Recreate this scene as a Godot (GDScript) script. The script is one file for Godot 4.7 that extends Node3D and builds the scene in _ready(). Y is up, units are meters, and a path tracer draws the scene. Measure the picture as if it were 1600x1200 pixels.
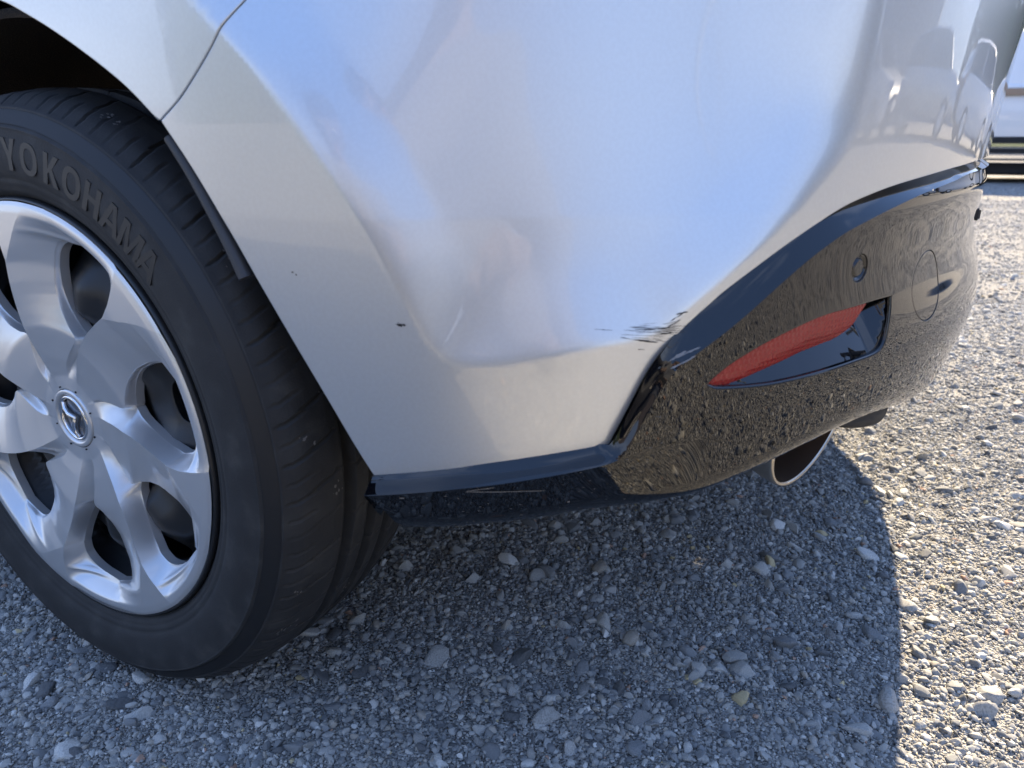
extends Node3D
# The rear left corner of a silver hatchback parked on gravel, seen close up. Units are metres; the hub of the rear wheel is the origin, +x is the rear of the car, +z its left side.

const GROUND := -0.287
const ZC := -0.86          # centre line of the car
const Z0 := 0.010          # flush side of the body
const XC := 0.15
const XA := 0.58
const SN := 2.6
var rng := RandomNumberGenerator.new()
var PX := PackedFloat32Array()
var PZ := PackedFloat32Array()
var PNX := PackedFloat32Array()
var PNZ := PackedFloat32Array()
var SMAX := 0.0
const PSTEP := 0.001
var taken := {}
var mats := {}

# ------------------------------------------------------------------ helpers
func numbered(n: String) -> String:
	if not taken.has(n):
		taken[n] = 0
		return n
	taken[n] += 1
	return "%s_%03d" % [n, taken[n]]

func thing(called: String, label: String, category: String, at := Vector3.ZERO, turn := 0.0, group := "") -> Node3D:
	var o := Node3D.new()
	o.name = numbered(called)
	add_child(o)
	o.position = at
	o.rotation.y = turn
	o.set_meta("label", label)
	o.set_meta("category", category)
	if group != "":
		o.set_meta("group", group)
	return o

func part(called: String, m: Mesh, mt: Material, parent: Node) -> MeshInstance3D:
	var o := MeshInstance3D.new()
	o.name = called
	o.mesh = m
	o.material_override = mt
	parent.add_child(o, true)
	return o

func mat(r: float, g: float, b: float, rough: float, metal := 0.0, coat := 0.0, coat_rough := 0.02) -> StandardMaterial3D:
	var m := StandardMaterial3D.new()
	m.albedo_color = Color(r, g, b).linear_to_srgb()
	m.roughness = rough
	m.metallic = metal
	if coat > 0.0:
		m.clearcoat_enabled = true
		m.clearcoat = coat
		m.clearcoat_roughness = coat_rough
	return m

func noise_tex(freq: float, oct: int, cols: Array, offs: Array, sd: int, size := 512, normal := false, bump := 4.0) -> NoiseTexture2D:
	var n := FastNoiseLite.new()
	n.seed = sd
	n.frequency = freq
	n.fractal_octaves = oct
	var t := NoiseTexture2D.new()
	t.width = size
	t.height = size
	t.seamless = true
	t.noise = n
	if normal:
		t.as_normal_map = true
		t.bump_strength = bump
	elif cols.size() > 0:
		var g := Gradient.new()
		g.offsets = PackedFloat32Array(offs)
		var cc := PackedColorArray()
		for c in cols:
			cc.append(c.linear_to_srgb())
		g.colors = cc
		t.color_ramp = g
	return t

func tri(st: SurfaceTool, a: Vector3, b: Vector3, c: Vector3, na: Vector3, nb: Vector3, nc: Vector3, ua := Vector2.ZERO, ub := Vector2.ZERO, uc := Vector2.ZERO) -> void:
	if (b - a).cross(c - a).dot(na + nb + nc) > 0.0:
		st.set_normal(na); st.set_uv(ua); st.add_vertex(a)
		st.set_normal(nc); st.set_uv(uc); st.add_vertex(c)
		st.set_normal(nb); st.set_uv(ub); st.add_vertex(b)
	else:
		st.set_normal(na); st.set_uv(ua); st.add_vertex(a)
		st.set_normal(nb); st.set_uv(ub); st.add_vertex(b)
		st.set_normal(nc); st.set_uv(uc); st.add_vertex(c)

func begin() -> SurfaceTool:
	var st := SurfaceTool.new()
	st.begin(Mesh.PRIMITIVE_TRIANGLES)
	return st

# smooth grid of points P (nu rows of nv points)
func grid(P: PackedVector3Array, nu: int, nv: int, wrap := false, flip := false, cols := PackedColorArray()) -> ArrayMesh:
	var N := PackedVector3Array()
	N.resize(P.size())
	var U := PackedVector2Array()
	U.resize(P.size())
	for i in nu:
		var i0 := i - 1
		var i1 := i + 1
		if wrap:
			i0 = (i0 + nu) % nu
			i1 = i1 % nu
		else:
			i0 = maxi(i0, 0)
			i1 = mini(i1, nu - 1)
		for j in nv:
			var du := P[i1 * nv + j] - P[i0 * nv + j]
			var dv := P[i * nv + mini(j + 1, nv - 1)] - P[i * nv + maxi(j - 1, 0)]
			var n := du.cross(dv)
			n = n.normalized() if n.length() > 1e-14 else Vector3.UP
			N[i * nv + j] = -n if flip else n
			U[i * nv + j] = Vector2(float(i) / nu, float(j) / nv)
	var I := PackedInt32Array()
	for i in (nu if wrap else nu - 1):
		var k := (i + 1) % nu
		for j in nv - 1:
			var a := i * nv + j
			var b := k * nv + j
			if flip:
				I.append_array([a, b, b + 1, a, b + 1, a + 1])
			else:
				I.append_array([a, b + 1, b, a, a + 1, b + 1])
	var arr := []
	arr.resize(Mesh.ARRAY_MAX)
	arr[Mesh.ARRAY_VERTEX] = P
	arr[Mesh.ARRAY_NORMAL] = N
	arr[Mesh.ARRAY_TEX_UV] = U
	if cols.size() > 0:
		arr[Mesh.ARRAY_COLOR] = cols
	arr[Mesh.ARRAY_INDEX] = I
	var m := ArrayMesh.new()
	m.add_surface_from_arrays(Mesh.PRIMITIVE_TRIANGLES, arr)
	return m

func interp(t: PackedVector2Array, x: float) -> float:
	var n := t.size()
	if x <= t[0].x:
		return t[0].y
	if x >= t[n - 1].x:
		return t[n - 1].y
	var lo := 0
	var hi := n - 1
	while hi - lo > 1:
		var m := (lo + hi) / 2
		if t[m].x <= x:
			lo = m
		else:
			hi = m
	return lerpf(t[lo].y, t[hi].y, (x - t[lo].x) / maxf(t[hi].x - t[lo].x, 1e-6))

func smooth_line(p: PackedVector2Array, step: float, closed := false) -> PackedVector2Array:
	var out := PackedVector2Array()
	var n := p.size()
	for i in (n if closed else n - 1):
		var a := p[(i - 1 + n) % n] if (closed or i > 0) else p[i] * 2.0 - p[i + 1]
		var b := p[i]
		var c := p[(i + 1) % n]
		var d := p[(i + 2) % n] if (closed or i + 2 < n) else c * 2.0 - b
		var k := maxi(1, int(ceil(b.distance_to(c) / step)))
		for q in k:
			out.append(b.cubic_interpolate(c, a, d, float(q) / k))
	if not closed:
		out.append(p[n - 1])
	return out

func fine_table(p: Array) -> PackedVector2Array:
	return smooth_line(PackedVector2Array(p), 0.004)

# ------------------------------------------------------------------ trimmed surfaces
func nrm(F: Callable, u: float, v: float) -> Vector3:
	var e := 0.0007
	var du: Vector3 = F.call(u + e, v) - F.call(u - e, v)
	var dv: Vector3 = F.call(u, v + e) - F.call(u, v - e)
	return du.cross(dv).normalized()

func inside(p: Vector2, poly: PackedVector2Array, holes: Array) -> bool:
	# three votes: the library's test can fail where its ray meets a corner
	var votes := 0
	for q in [Vector2.ZERO, Vector2(0.00013, 0.00007), Vector2(-0.00009, 0.00017)]:
		votes += 1 if Geometry2D.is_point_in_polygon(p + q, poly) else 0
	if votes < 2:
		return false
	for h in holes:
		if Geometry2D.is_point_in_polygon(p, h):
			return false
	return true

# the part of surface F(u, v) inside poly and outside the holes
func trim(st: SurfaceTool, F: Callable, poly: PackedVector2Array, holes: Array, cu: float, cv: float, uvs := 1.0) -> void:
	var lo := poly[0]
	var hi := poly[0]
	for p in poly:
		lo = lo.min(p)
		hi = hi.max(p)
	lo -= Vector2(cu, cv) * 0.37
	var nu := int(ceil((hi.x - lo.x) / cu)) + 1
	var nv := int(ceil((hi.y - lo.y) / cv)) + 1
	var edge := {}
	for line in [poly] + holes:
		var n: int = line.size()
		for i in n:
			var a: Vector2 = line[i]
			var b: Vector2 = line[(i + 1) % n]
			var k := int(ceil((b - a).length() / (minf(cu, cv) * 0.1))) + 1
			for q in k + 1:
				var p := a.lerp(b, float(q) / k)
				edge[int((p.x - lo.x) / cu) + int((p.y - lo.y) / cv) * nu] = true
	var VP := {}
	var VN := {}
	var at := func(i: int, j: int) -> int:
		var k := i + j * (nu + 1)
		if not VP.has(k):
			var u := lo.x + i * cu
			var v := lo.y + j * cv
			VP[k] = F.call(u, v)
			VN[k] = nrm(F, u, v)
		return k
	for j in nv:
		for i in nu:
			var o := lo + Vector2(i * cu, j * cv)
			if not edge.has(i + j * nu):
				if not inside(o + Vector2(cu, cv) * 0.5, poly, holes):
					continue
				var a: int = at.call(i, j)
				var b: int = at.call(i + 1, j)
				var c: int = at.call(i + 1, j + 1)
				var d: int = at.call(i, j + 1)
				var ua := o * uvs
				var ub := (o + Vector2(cu, 0)) * uvs
				var uc := (o + Vector2(cu, cv)) * uvs
				var ud := (o + Vector2(0, cv)) * uvs
				tri(st, VP[a], VP[b], VP[c], VN[a], VN[b], VN[c], ua, ub, uc)
				tri(st, VP[a], VP[c], VP[d], VN[a], VN[c], VN[d], ua, uc, ud)
				continue
			var pieces := Geometry2D.intersect_polygons(PackedVector2Array([o, o + Vector2(cu, 0), o + Vector2(cu, cv), o + Vector2(0, cv)]), poly)
			for h in holes:
				var left := []
				for q in pieces:
					left.append_array(Geometry2D.clip_polygons(q, h))
				pieces.assign(left)
			for q in pieces:
				if q.size() < 3 or Geometry2D.is_polygon_clockwise(q) and false:
					continue
				var idx := Geometry2D.triangulate_polygon(q)
				if idx.is_empty():
					continue
				var V := []
				var W := []
				for p in q:
					V.append(F.call(p.x, p.y))
					W.append(nrm(F, p.x, p.y))
				for t in range(0, idx.size(), 3):
					tri(st, V[idx[t]], V[idx[t + 1]], V[idx[t + 2]], W[idx[t]], W[idx[t + 1]], W[idx[t + 2]], q[idx[t]] * uvs, q[idx[t + 1]] * uvs, q[idx[t + 2]] * uvs)

# rounded edge and turned-in flange along a line on F; side +1: the flange falls off to the right of travel
func flange(st: SurfaceTool, F: Callable, line: PackedVector2Array, r: float, depth: float, closed: bool, side := 1.0) -> void:
	var n := line.size()
	var prev := []
	var first := []
	for i in (n + 1 if closed else n):
		var k := i % n
		var a := line[(k - 1 + n) % n] if (closed or k > 0) else line[k]
		var b := line[(k + 1) % n] if (closed or k < n - 1) else line[k]
		var d := (b - a)
		if d.length() < 1e-9:
			continue
		d = d.normalized()
		var out2 := Vector2(d.y, -d.x) * side
		var p: Vector3 = F.call(line[k].x, line[k].y)
		var N := nrm(F, line[k].x, line[k].y)
		var q := line[k] + out2 * 0.001
		var t: Vector3 = F.call(q.x, q.y) - p
		t = (t - N * t.dot(N)).normalized()
		var row := [[p, N], [p + t * r * 0.707 - N * r * 0.293, (N + t).normalized()], [p + t * r - N * r, t], [p + t * r - N * (r + depth), t]]
		if prev.size() > 0:
			for m in 3:
				tri(st, prev[m][0], row[m][0], row[m + 1][0], prev[m][1], row[m][1], row[m + 1][1])
				tri(st, prev[m][0], row[m + 1][0], prev[m + 1][0], prev[m][1], row[m + 1][1], prev[m + 1][1])
		prev = row

# tube along points
func tube(st: SurfaceTool, pts: Array, rad: float, sides := 8, squash := 1.0, taper := false) -> void:
	var prev := []
	var n := pts.size()
	var lastx := Vector3.ZERO
	for i in n:
		var d: Vector3 = (pts[mini(i + 1, n - 1)] - pts[maxi(i - 1, 0)]).normalized()
		var x := lastx
		if i == 0:
			x = d.cross(Vector3.UP if absf(d.y) < 0.9 else Vector3.RIGHT)
		x = (x - d * x.dot(d)).normalized()
		lastx = x
		var y := d.cross(x)
		var r := rad * (sin(PI * clampf(float(i) / (n - 1), 0.03, 0.97)) if taper else 1.0)
		var row := []
		for k in sides + 1:
			var a := TAU * k / sides
			row.append([pts[i] + (x * cos(a) + y * sin(a) * squash) * r, (x * cos(a) * squash + y * sin(a)).normalized()])
		if prev.size() > 0:
			for k in sides:
				tri(st, prev[k][0], row[k][0], row[k + 1][0], prev[k][1], row[k][1], row[k + 1][1])
				tri(st, prev[k][0], row[k + 1][0], prev[k + 1][0], prev[k][1], row[k + 1][1], prev[k + 1][1])
		else:
			for k in sides:
				tri(st, pts[0], row[k][0], row[k + 1][0], -d, -d, -d)
		if i == n - 1:
			for k in sides:
				tri(st, pts[i], row[k][0], row[k + 1][0], d, d, d)
		prev = row

func box(st: SurfaceTool, c: Vector3, s: Vector3, B := Basis.IDENTITY, bevel := 0.0) -> void:
	var h := s * 0.5
	var b := bevel
	# a box with chamfered vertical and horizontal edges: six faces, then edge strips
	for ax in 3:
		for sg in [-1.0, 1.0]:
			var n := Vector3.ZERO
			n[ax] = sg
			var u := Vector3.ZERO
			var v := Vector3.ZERO
			u[(ax + 1) % 3] = h[(ax + 1) % 3] - b
			v[(ax + 2) % 3] = h[(ax + 2) % 3] - b
			var o := n * h[ax]
			var N := B * n
			var q := [c + B * (o - u - v), c + B * (o + u - v), c + B * (o + u + v), c + B * (o - u + v)]
			tri(st, q[0], q[1], q[2], N, N, N)
			tri(st, q[0], q[2], q[3], N, N, N)
	if b > 0.0:
		for ax in 3:
			var u := (ax + 1) % 3
			var v := (ax + 2) % 3
			for su in [-1.0, 1.0]:
				for sv in [-1.0, 1.0]:
					var p := []
					for e in [-1.0, 1.0]:
						var p0 := Vector3.ZERO
						p0[ax] = e * (h[ax] - b)
						p0[u] = su * h[u]
						p0[v] = sv * (h[v] - b)
						var p1 := p0
						p1[u] = su * (h[u] - b)
						p1[v] = sv * h[v]
						p.append(c + B * p0)
						p.append(c + B * p1)
					var n := Vector3.ZERO
					n[u] = su
					n[v] = sv
					n = B * n.normalized()
					tri(st, p[0], p[1], p[3], n, n, n)
					tri(st, p[0], p[3], p[2], n, n, n)

func lathe(prof: Array, seg: int, axis_z := true) -> ArrayMesh:   # (radius, height) turned about z
	var P := PackedVector3Array()
	for i in seg:
		var a := TAU * i / seg
		for q in prof:
			P.append(Vector3(q[0] * cos(a), q[0] * sin(a), q[1]) if axis_z else Vector3(q[0] * cos(a), q[1], q[0] * sin(a)))
	return grid(P, seg, prof.size(), true, axis_z)

# ------------------------------------------------------------------ shape of the body
func make_plan() -> void:
	var b := Z0 - ZC
	var xs := PackedFloat32Array()
	var zs := PackedFloat32Array()
	var ss := PackedFloat32Array()
	var s := XC
	for i in 4001:
		var t := PI * 0.5 * i / 4000.0
		var x := XC + XA * pow(sin(t), 2.0 / SN)
		var z := ZC + b * pow(maxf(cos(t), 0.0), 2.0 / SN)
		if i > 0:
			s += Vector2(x - xs[i - 1], z - zs[i - 1]).length()
		xs.append(x); zs.append(z); ss.append(s)
	SMAX = ss[4000]
	var k := 0
	var n := int((SMAX - XC) / PSTEP) + 1
	for i in n + 1:
		var q := minf(XC + i * PSTEP, SMAX)
		while k < 3999 and ss[k + 1] < q:
			k += 1
		var f := clampf((q - ss[k]) / maxf(ss[k + 1] - ss[k], 1e-9), 0.0, 1.0)
		PX.append(lerpf(xs[k], xs[k + 1], f))
		PZ.append(lerpf(zs[k], zs[k + 1], f))
	for i in PX.size():
		var a := maxi(i - 6, 0)
		var c := mini(i + 6, PX.size() - 1)
		var d := Vector2(PX[c] - PX[a], PZ[c] - PZ[a]).normalized()
		if i == 0:
			d = Vector2(1, 0)
		if i == PX.size() - 1:
			d = Vector2(0, -1)
		PNX.append(-d.y)
		PNZ.append(d.x)

func plan(s: float) -> Vector4:   # x, z and outward normal
	if s <= XC:
		return Vector4(s, Z0, 0, 1)
	if s > SMAX:
		var m := plan(2.0 * SMAX - s)
		return Vector4(m.x, 2.0 * ZC - m.y, m.z, -m.w)
	var f := (s - XC) / PSTEP
	var i := mini(int(f), PX.size() - 2)
	f = minf(f - i, 1.0)
	return Vector4(lerpf(PX[i], PX[i + 1], f), lerpf(PZ[i], PZ[i + 1], f), lerpf(PNX[i], PNX[i + 1], f), lerpf(PNZ[i], PNZ[i + 1], f))

func wall(s: float, y: float, o: float) -> Vector3:
	var p := plan(s)
	return Vector3(p.x + o * p.z, y, p.y + o * p.w)

var crease := PackedVector2Array()     # samples of the crease that frames the scooped panel
var crease_poly := PackedVector2Array()
var R0 := PackedVector2Array()         # lower edge of the paint
var R1 := PackedVector2Array()         # outer edge of the black ledge
var RB := PackedVector2Array()         # bottom of the black trim

func scoop(s: float, y: float) -> float:
	var p := Vector2(s, y)
	if not inside(p, crease_poly, []):
		return 0.0
	# a smooth distance to the whole crease: the integral of 1 / d^4 along it, in closed form for each piece
	var sum := 0.0
	for i in crease.size() - 1:
		var a := crease[i]
		var d := crease[i + 1] - a
		var l := d.length()
		d /= l
		var q := p - a
		var t0 := -q.dot(d)
		var t1 := t0 + l
		var h := maxf(absf(q.cross(d)), 0.00002)
		var h2 := h * h
		sum += (t1 / (h2 + t1 * t1) - t0 / (h2 + t0 * t0)) / (2.0 * h2) + (atan(t1 / h) - atan(t0 / h)) / (2.0 * h2 * h)
	return pow(maxf(sum, 1e-9) / (PI * 0.5), -1.0 / 3.0)

func paint(s: float, y: float) -> Vector3:
	var sm := minf(s, 2.0 * SMAX - s)
	var o := 0.0
	var scoop_u := 0.0
	if s < SMAX:
		var u := scoop(s, y)
		scoop_u = u
		if u > 0.0:
			var w := lerpf(0.0055, 0.055, smoothstep(0.60, 0.71, sm) * smoothstep(0.16, 0.26, y))
			var ue := sqrt(u * u + w * w) - w
			o -= 0.50 * 0.095 * (1.0 - exp(-ue / 0.095))
	var side := 1.0 - smoothstep(0.62, 0.86, sm)
	o += side * 0.055 * (y - 0.16) * (1.0 - smoothstep(0.0, 0.05, scoop_u)) - side * 0.03 * maxf(y - 0.2, 0.0)
	o += (1.0 - side) * 0.065 * (y - 0.23)
	if y > 0.36:
		o -= (y - 0.36) * (y - 0.36) * 1.2
	return wall(s, y, o)

func rear_o(y: float) -> float:
	return interp(REAR, y)
var REAR := PackedVector2Array()

func trim_base(s: float, y: float) -> float:
	var sm := minf(s, 2.0 * SMAX - s)
	var w := smoothstep(0.6, 1.0, sm)
	var o := lerpf(0.007, rear_o(y), w)
	var yb := interp(RB, sm)
	o -= 0.34 * maxf(0.016 + 0.155 * (sm - 0.362) - y, 0.0) * (1.0 - smoothstep(0.50, 0.60, sm))
	var r := lerpf(0.014, 0.03, w)
	var q := clampf((yb + r - y) / r, 0.0, 1.0)
	o -= 0.8 * r * (1.0 - sqrt(maxf(1.0 - q * q * 0.97, 0.0)))
	return o

func black_face(s: float, y: float) -> Vector3:
	return wall(s, y, trim_base(s, y))

func black_ledge(s: float, y: float) -> Vector3:
	var sm := minf(s, 2.0 * SMAX - s)
	var y0 := interp(R0, sm)
	var y1 := interp(R1, sm)
	var t := clampf((y0 + 0.001 - y) / maxf(y0 - y1, 0.001), -0.2, 1.2)
	var full := trim_base(s, y1)
	var corner := smoothstep(0.515, 0.530, sm) * (1.0 - smoothstep(0.556, 0.585, sm))
	var deep := lerpf(lerpf(-0.0065, -0.012, smoothstep(0.6, 0.9, sm)), 0.001, corner)
	return wall(s, y, lerpf(deep, full, t - 0.12 * sin(clampf(t, 0, 1) * PI)))

# ------------------------------------------------------------------ the scene
func _ready() -> void:
	rng.seed = 4711
	var cam := Camera3D.new()
	cam.name = "camera"
	cam.position = Vector3(0.6564, 0.2493, 0.3311)
	cam.rotation = Vector3(deg_to_rad(-19.2), deg_to_rad(28.6), 0)
	cam.near = 0.02
	cam.far = 600.0
	var at := CameraAttributesPhysical.new()
	at.frustum_focal_length = 22.2
	at.frustum_focus_distance = 0.72
	at.frustum_near = 0.02
	at.frustum_far = 600.0
	at.exposure_aperture = 22.2 / 3.0
	cam.attributes = at
	cam.fov = 56.78
	add_child(cam)
	cam.current = true

	var sky := ProceduralSkyMaterial.new()
	sky.sky_top_color = Color(0.36, 0.47, 0.66)
	sky.sky_horizon_color = Color(0.68, 0.72, 0.77)
	sky.sky_curve = 0.13
	sky.ground_bottom_color = Color(0.45, 0.43, 0.40)
	sky.ground_horizon_color = Color(0.62, 0.62, 0.60)
	sky.sky_energy_multiplier = 1.0
	sky.sun_angle_max = 18.0
	sky.sun_curve = 0.12
	sky.sky_cover = cloud_cover()
	var env := Environment.new()
	env.background_mode = Environment.BG_SKY
	env.sky = Sky.new()
	env.sky.sky_material = sky
	env.tonemap_mode = Environment.TONE_MAPPER_LINEAR
	env.tonemap_exposure = 3.5
	env.sdfgi_enabled = true
	env.ssao_enabled = true
	env.ssil_enabled = true
	var we := WorldEnvironment.new()
	we.name = "environment"
	we.environment = env
	add_child(we)
	var sun := DirectionalLight3D.new()
	sun.name = "sun"
	var elev := deg_to_rad(34.0)
	var dir := Vector3(-0.03, -sin(elev), cos(elev)).normalized()
	sun.basis = Basis.looking_at(dir, Vector3.UP)
	sun.light_energy = 1.6
	sun.light_color = Color(1.0, 0.92, 0.79)
	sun.light_angular_distance = 0.5
	sun.shadow_enabled = true
	add_child(sun)

	make_plan()
	tables()
	materials()
	ground()
	main_car()
	background()
	photographer()

func cloud_cover() -> ImageTexture:
	var n := FastNoiseLite.new()
	n.seed = 5
	n.frequency = 0.9
	n.fractal_octaves = 5
	var W := 512
	var H := 256
	var im := Image.create(W, H, false, Image.FORMAT_RGBA8)
	for j in H:
		var up := PI * 0.5 - PI * (j + 0.5) / H
		for i in W:
			var az := TAU * (i + 0.5) / W
			var d := Vector3(cos(az) * cos(up), sin(up), sin(az) * cos(up))
			var a := 0.0
			if d.y > 0.02:
				var q := d / (d.y + 0.25)
				var v := n.get_noise_3d(q.x * 1.3, q.y * 0.4, q.z * 2.2)
				a = smoothstep(0.05, 0.32, v) * 0.75 * smoothstep(0.02, 0.12, d.y)
			im.set_pixel(i, j, Color(0.42, 0.43, 0.44, a))
	return ImageTexture.create_from_image(im)

func tables() -> void:
	R0 = fine_table([Vector2(0.30, 0.012), Vector2(0.360, 0.022), Vector2(0.414, 0.031), Vector2(0.440, 0.036), Vector2(0.479, 0.042), Vector2(0.522, 0.048), Vector2(0.527, 0.052), Vector2(0.538, 0.075), Vector2(0.549, 0.099), Vector2(0.559, 0.114), Vector2(0.574, 0.130), Vector2(0.592, 0.145), Vector2(0.607, 0.156), Vector2(0.646, 0.179), Vector2(0.680, 0.195), Vector2(0.704, 0.204), Vector2(0.730, 0.210), Vector2(0.769, 0.216), Vector2(0.825, 0.221), Vector2(0.908, 0.226), Vector2(1.061, 0.230), Vector2(1.40, 0.232)])
	R1 = fine_table([Vector2(0.30, 0.009), Vector2(0.362, 0.016), Vector2(0.415, 0.024), Vector2(0.458, 0.030), Vector2(0.500, 0.0365), Vector2(0.522, 0.0405), Vector2(0.532, 0.0455), Vector2(0.545, 0.069), Vector2(0.556, 0.0905), Vector2(0.567, 0.1045), Vector2(0.580, 0.1135), Vector2(0.597, 0.1240), Vector2(0.615, 0.136), Vector2(0.642, 0.155), Vector2(0.668, 0.171), Vector2(0.696, 0.184), Vector2(0.719, 0.191), Vector2(0.758, 0.200), Vector2(0.808, 0.208), Vector2(0.879, 0.214), Vector2(0.983, 0.219), Vector2(1.40, 0.221)])
	RB = fine_table([Vector2(0.30, -0.024), Vector2(0.388, -0.020), Vector2(0.440, -0.015), Vector2(0.488, -0.010), Vector2(0.537, -0.004), Vector2(0.595, 0.004), Vector2(0.640, 0.012), Vector2(0.70, 0.021), Vector2(0.76, 0.024), Vector2(0.83, 0.017), Vector2(0.90, 0.002), Vector2(0.98, -0.018), Vector2(1.08, -0.043), Vector2(1.2, -0.055), Vector2(1.40, -0.058)])
	REAR = fine_table([Vector2(-0.08, -0.046), Vector2(-0.06, -0.036), Vector2(-0.022, -0.015), Vector2(0.01, 0.001), Vector2(0.028, 0.006), Vector2(0.056, 0.013), Vector2(0.08, 0.016), Vector2(0.108, 0.012), Vector2(0.134, 0.004), Vector2(0.162, 0.000), Vector2(0.201, 0.003), Vector2(0.218, 0.001), Vector2(0.26, 0.0)])
	var c := PackedVector2Array([Vector2(0.02, 0.56), Vector2(0.14, 0.44), Vector2(0.228, 0.365), Vector2(0.263, 0.328), Vector2(0.286, 0.304), Vector2(0.304, 0.285), Vector2(0.320, 0.264), Vector2(0.336, 0.241), Vector2(0.351, 0.219), Vector2(0.365, 0.195), Vector2(0.378, 0.170), Vector2(0.389, 0.146), Vector2(0.398, 0.128), Vector2(0.408, 0.115), Vector2(0.421, 0.108), Vector2(0.437, 0.1065), Vector2(0.455, 0.1078), Vector2(0.473, 0.111), Vector2(0.492, 0.114), Vector2(0.519, 0.118), Vector2(0.542, 0.121), Vector2(0.562, 0.128), Vector2(0.580, 0.142), Vector2(0.612, 0.166), Vector2(0.654, 0.198), Vector2(0.686, 0.227), Vector2(0.702, 0.247), Vector2(0.709, 0.270), Vector2(0.711, 0.31), Vector2(0.711, 0.36), Vector2(0.711, 0.56)])
	crease_poly = smooth_line(c, 0.01)
	crease = smooth_line(c, 0.009)

func materials() -> void:
	var flakes := noise_tex(0.35, 2, [], [], 3, 512, true, 1.2)
	var p := mat(0.66, 0.675, 0.68, 0.34, 0.66, 1.0, 0.006)
	p.metallic_specular = 0.5
	p.albedo_texture = noise_tex(0.05, 5, [Color(0.975, 0.973, 0.968), Color(1, 1, 1)], [0.3, 0.7], 81, 1024)
	p.uv1_scale = Vector3(5, 5, 1)
	mats.paint = p
	mats.black = mat(0.004, 0.004, 0.005, 0.02, 0.0, 0.35, 0.0)
	mats.plastic = mat(0.018, 0.018, 0.02, 0.6)
	mats.dark = mat(0.012, 0.012, 0.013, 0.75)
	mats.liner = mat(0.05, 0.04, 0.03, 0.95)
	mats.liner.albedo_texture = noise_tex(0.12, 4, [Color(0.16, 0.14, 0.12), Color(0.35, 0.30, 0.24), Color(0.9, 0.75, 0.55)], [0.3, 0.62, 0.85], 9)
	mats.liner.albedo_color = Color(0.50, 0.47, 0.44)
	mats.liner.uv1_triplanar = true
	mats.liner.uv1_scale = Vector3(9, 9, 9)
	# rubber: black with grey dust wiped over it
	var t := mat(1, 1, 1, 0.72)
	t.albedo_texture = noise_tex(0.012, 5, [Color(0.018, 0.0182, 0.019), Color(0.024, 0.0242, 0.025), Color(0.045, 0.044, 0.042)], [0.3, 0.62, 0.95], 21)
	t.uv1_triplanar = true
	t.uv1_scale = Vector3(4, 4, 4)
	t.normal_enabled = true
	t.normal_texture = noise_tex(0.2, 3, [], [], 22, 512, true, 1.5)
	t.normal_scale = 0.25
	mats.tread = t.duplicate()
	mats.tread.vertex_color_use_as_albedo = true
	mats.rubber = t
	mats.letter = mat(0.013, 0.013, 0.014, 0.5)
	mats.cover = mat(0.66, 0.66, 0.66, 0.36, 0.65, 0.7, 0.05)
	mats.steel = mat(0.019, 0.020, 0.022, 0.40)
	mats.chrome = mat(0.78, 0.78, 0.80, 0.06, 1.0)
	mats.emblem_field = mat(0.25, 0.26, 0.28, 0.25, 0.9)
	mats.pipe = mat(0.52, 0.47, 0.40, 0.28, 0.95)
	mats.bore = mat(0.085, 0.055, 0.038, 0.55, 0.4)
	mats.soot = mat(0.02, 0.018, 0.016, 0.7)
	mats.glass = mat(0.012, 0.014, 0.016, 0.03, 0.0, 1.0, 0.0)
	var rd := mat(0.27, 0.005, 0.006, 0.3, 0.0, 0.15, 0.02)
	rd.normal_enabled = true
	rd.normal_texture = prism_map()
	rd.normal_scale = 0.35
	rd.uv1_scale = Vector3(55, 55, 1)
	mats.reflector = rd
	mats.scratch = mat(0.02, 0.02, 0.022, 0.6)
	mats.scuff = mat(0.22, 0.21, 0.20, 0.7)
	mats.dust = mat(0.16, 0.155, 0.15, 0.9)
	mats.cable = mat(0.045, 0.046, 0.05, 0.5)

func prism_map() -> ImageTexture:
	var n := 64
	var im := Image.create(n, n, false, Image.FORMAT_RGB8)
	for j in n:
		for i in n:
			var p := Vector2(float(i) / n * 4.0, float(j) / n * 4.0)
			if int(p.y) % 2 == 1:
				p.x += 0.5
			var f := Vector2(fposmod(p.x, 1.0) - 0.5, fposmod(p.y, 1.0) - 0.5)
			var a := int((f.angle() + PI) / TAU * 3.0) % 3
			var d := Vector2.from_angle(-PI + (a + 0.5) * TAU / 3.0) * 0.55
			im.set_pixel(i, j, Color(0.5 + d.x * 0.5, 0.5 + d.y * 0.5, 0.92))
	return ImageTexture.create_from_image(im)

# ------------------------------------------------------------------ ground
var hills_a := FastNoiseLite.new()
var hills_b := FastNoiseLite.new()
func gh(x: float, z: float) -> float:
	var far := clampf(1.0 - (Vector2(x, z).length() - 4.0) / 8.0, 0.0, 1.0)
	return GROUND + (hills_a.get_noise_2d(x, z) * 0.008 + hills_b.get_noise_2d(x, z) * 0.003 * far)

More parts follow.
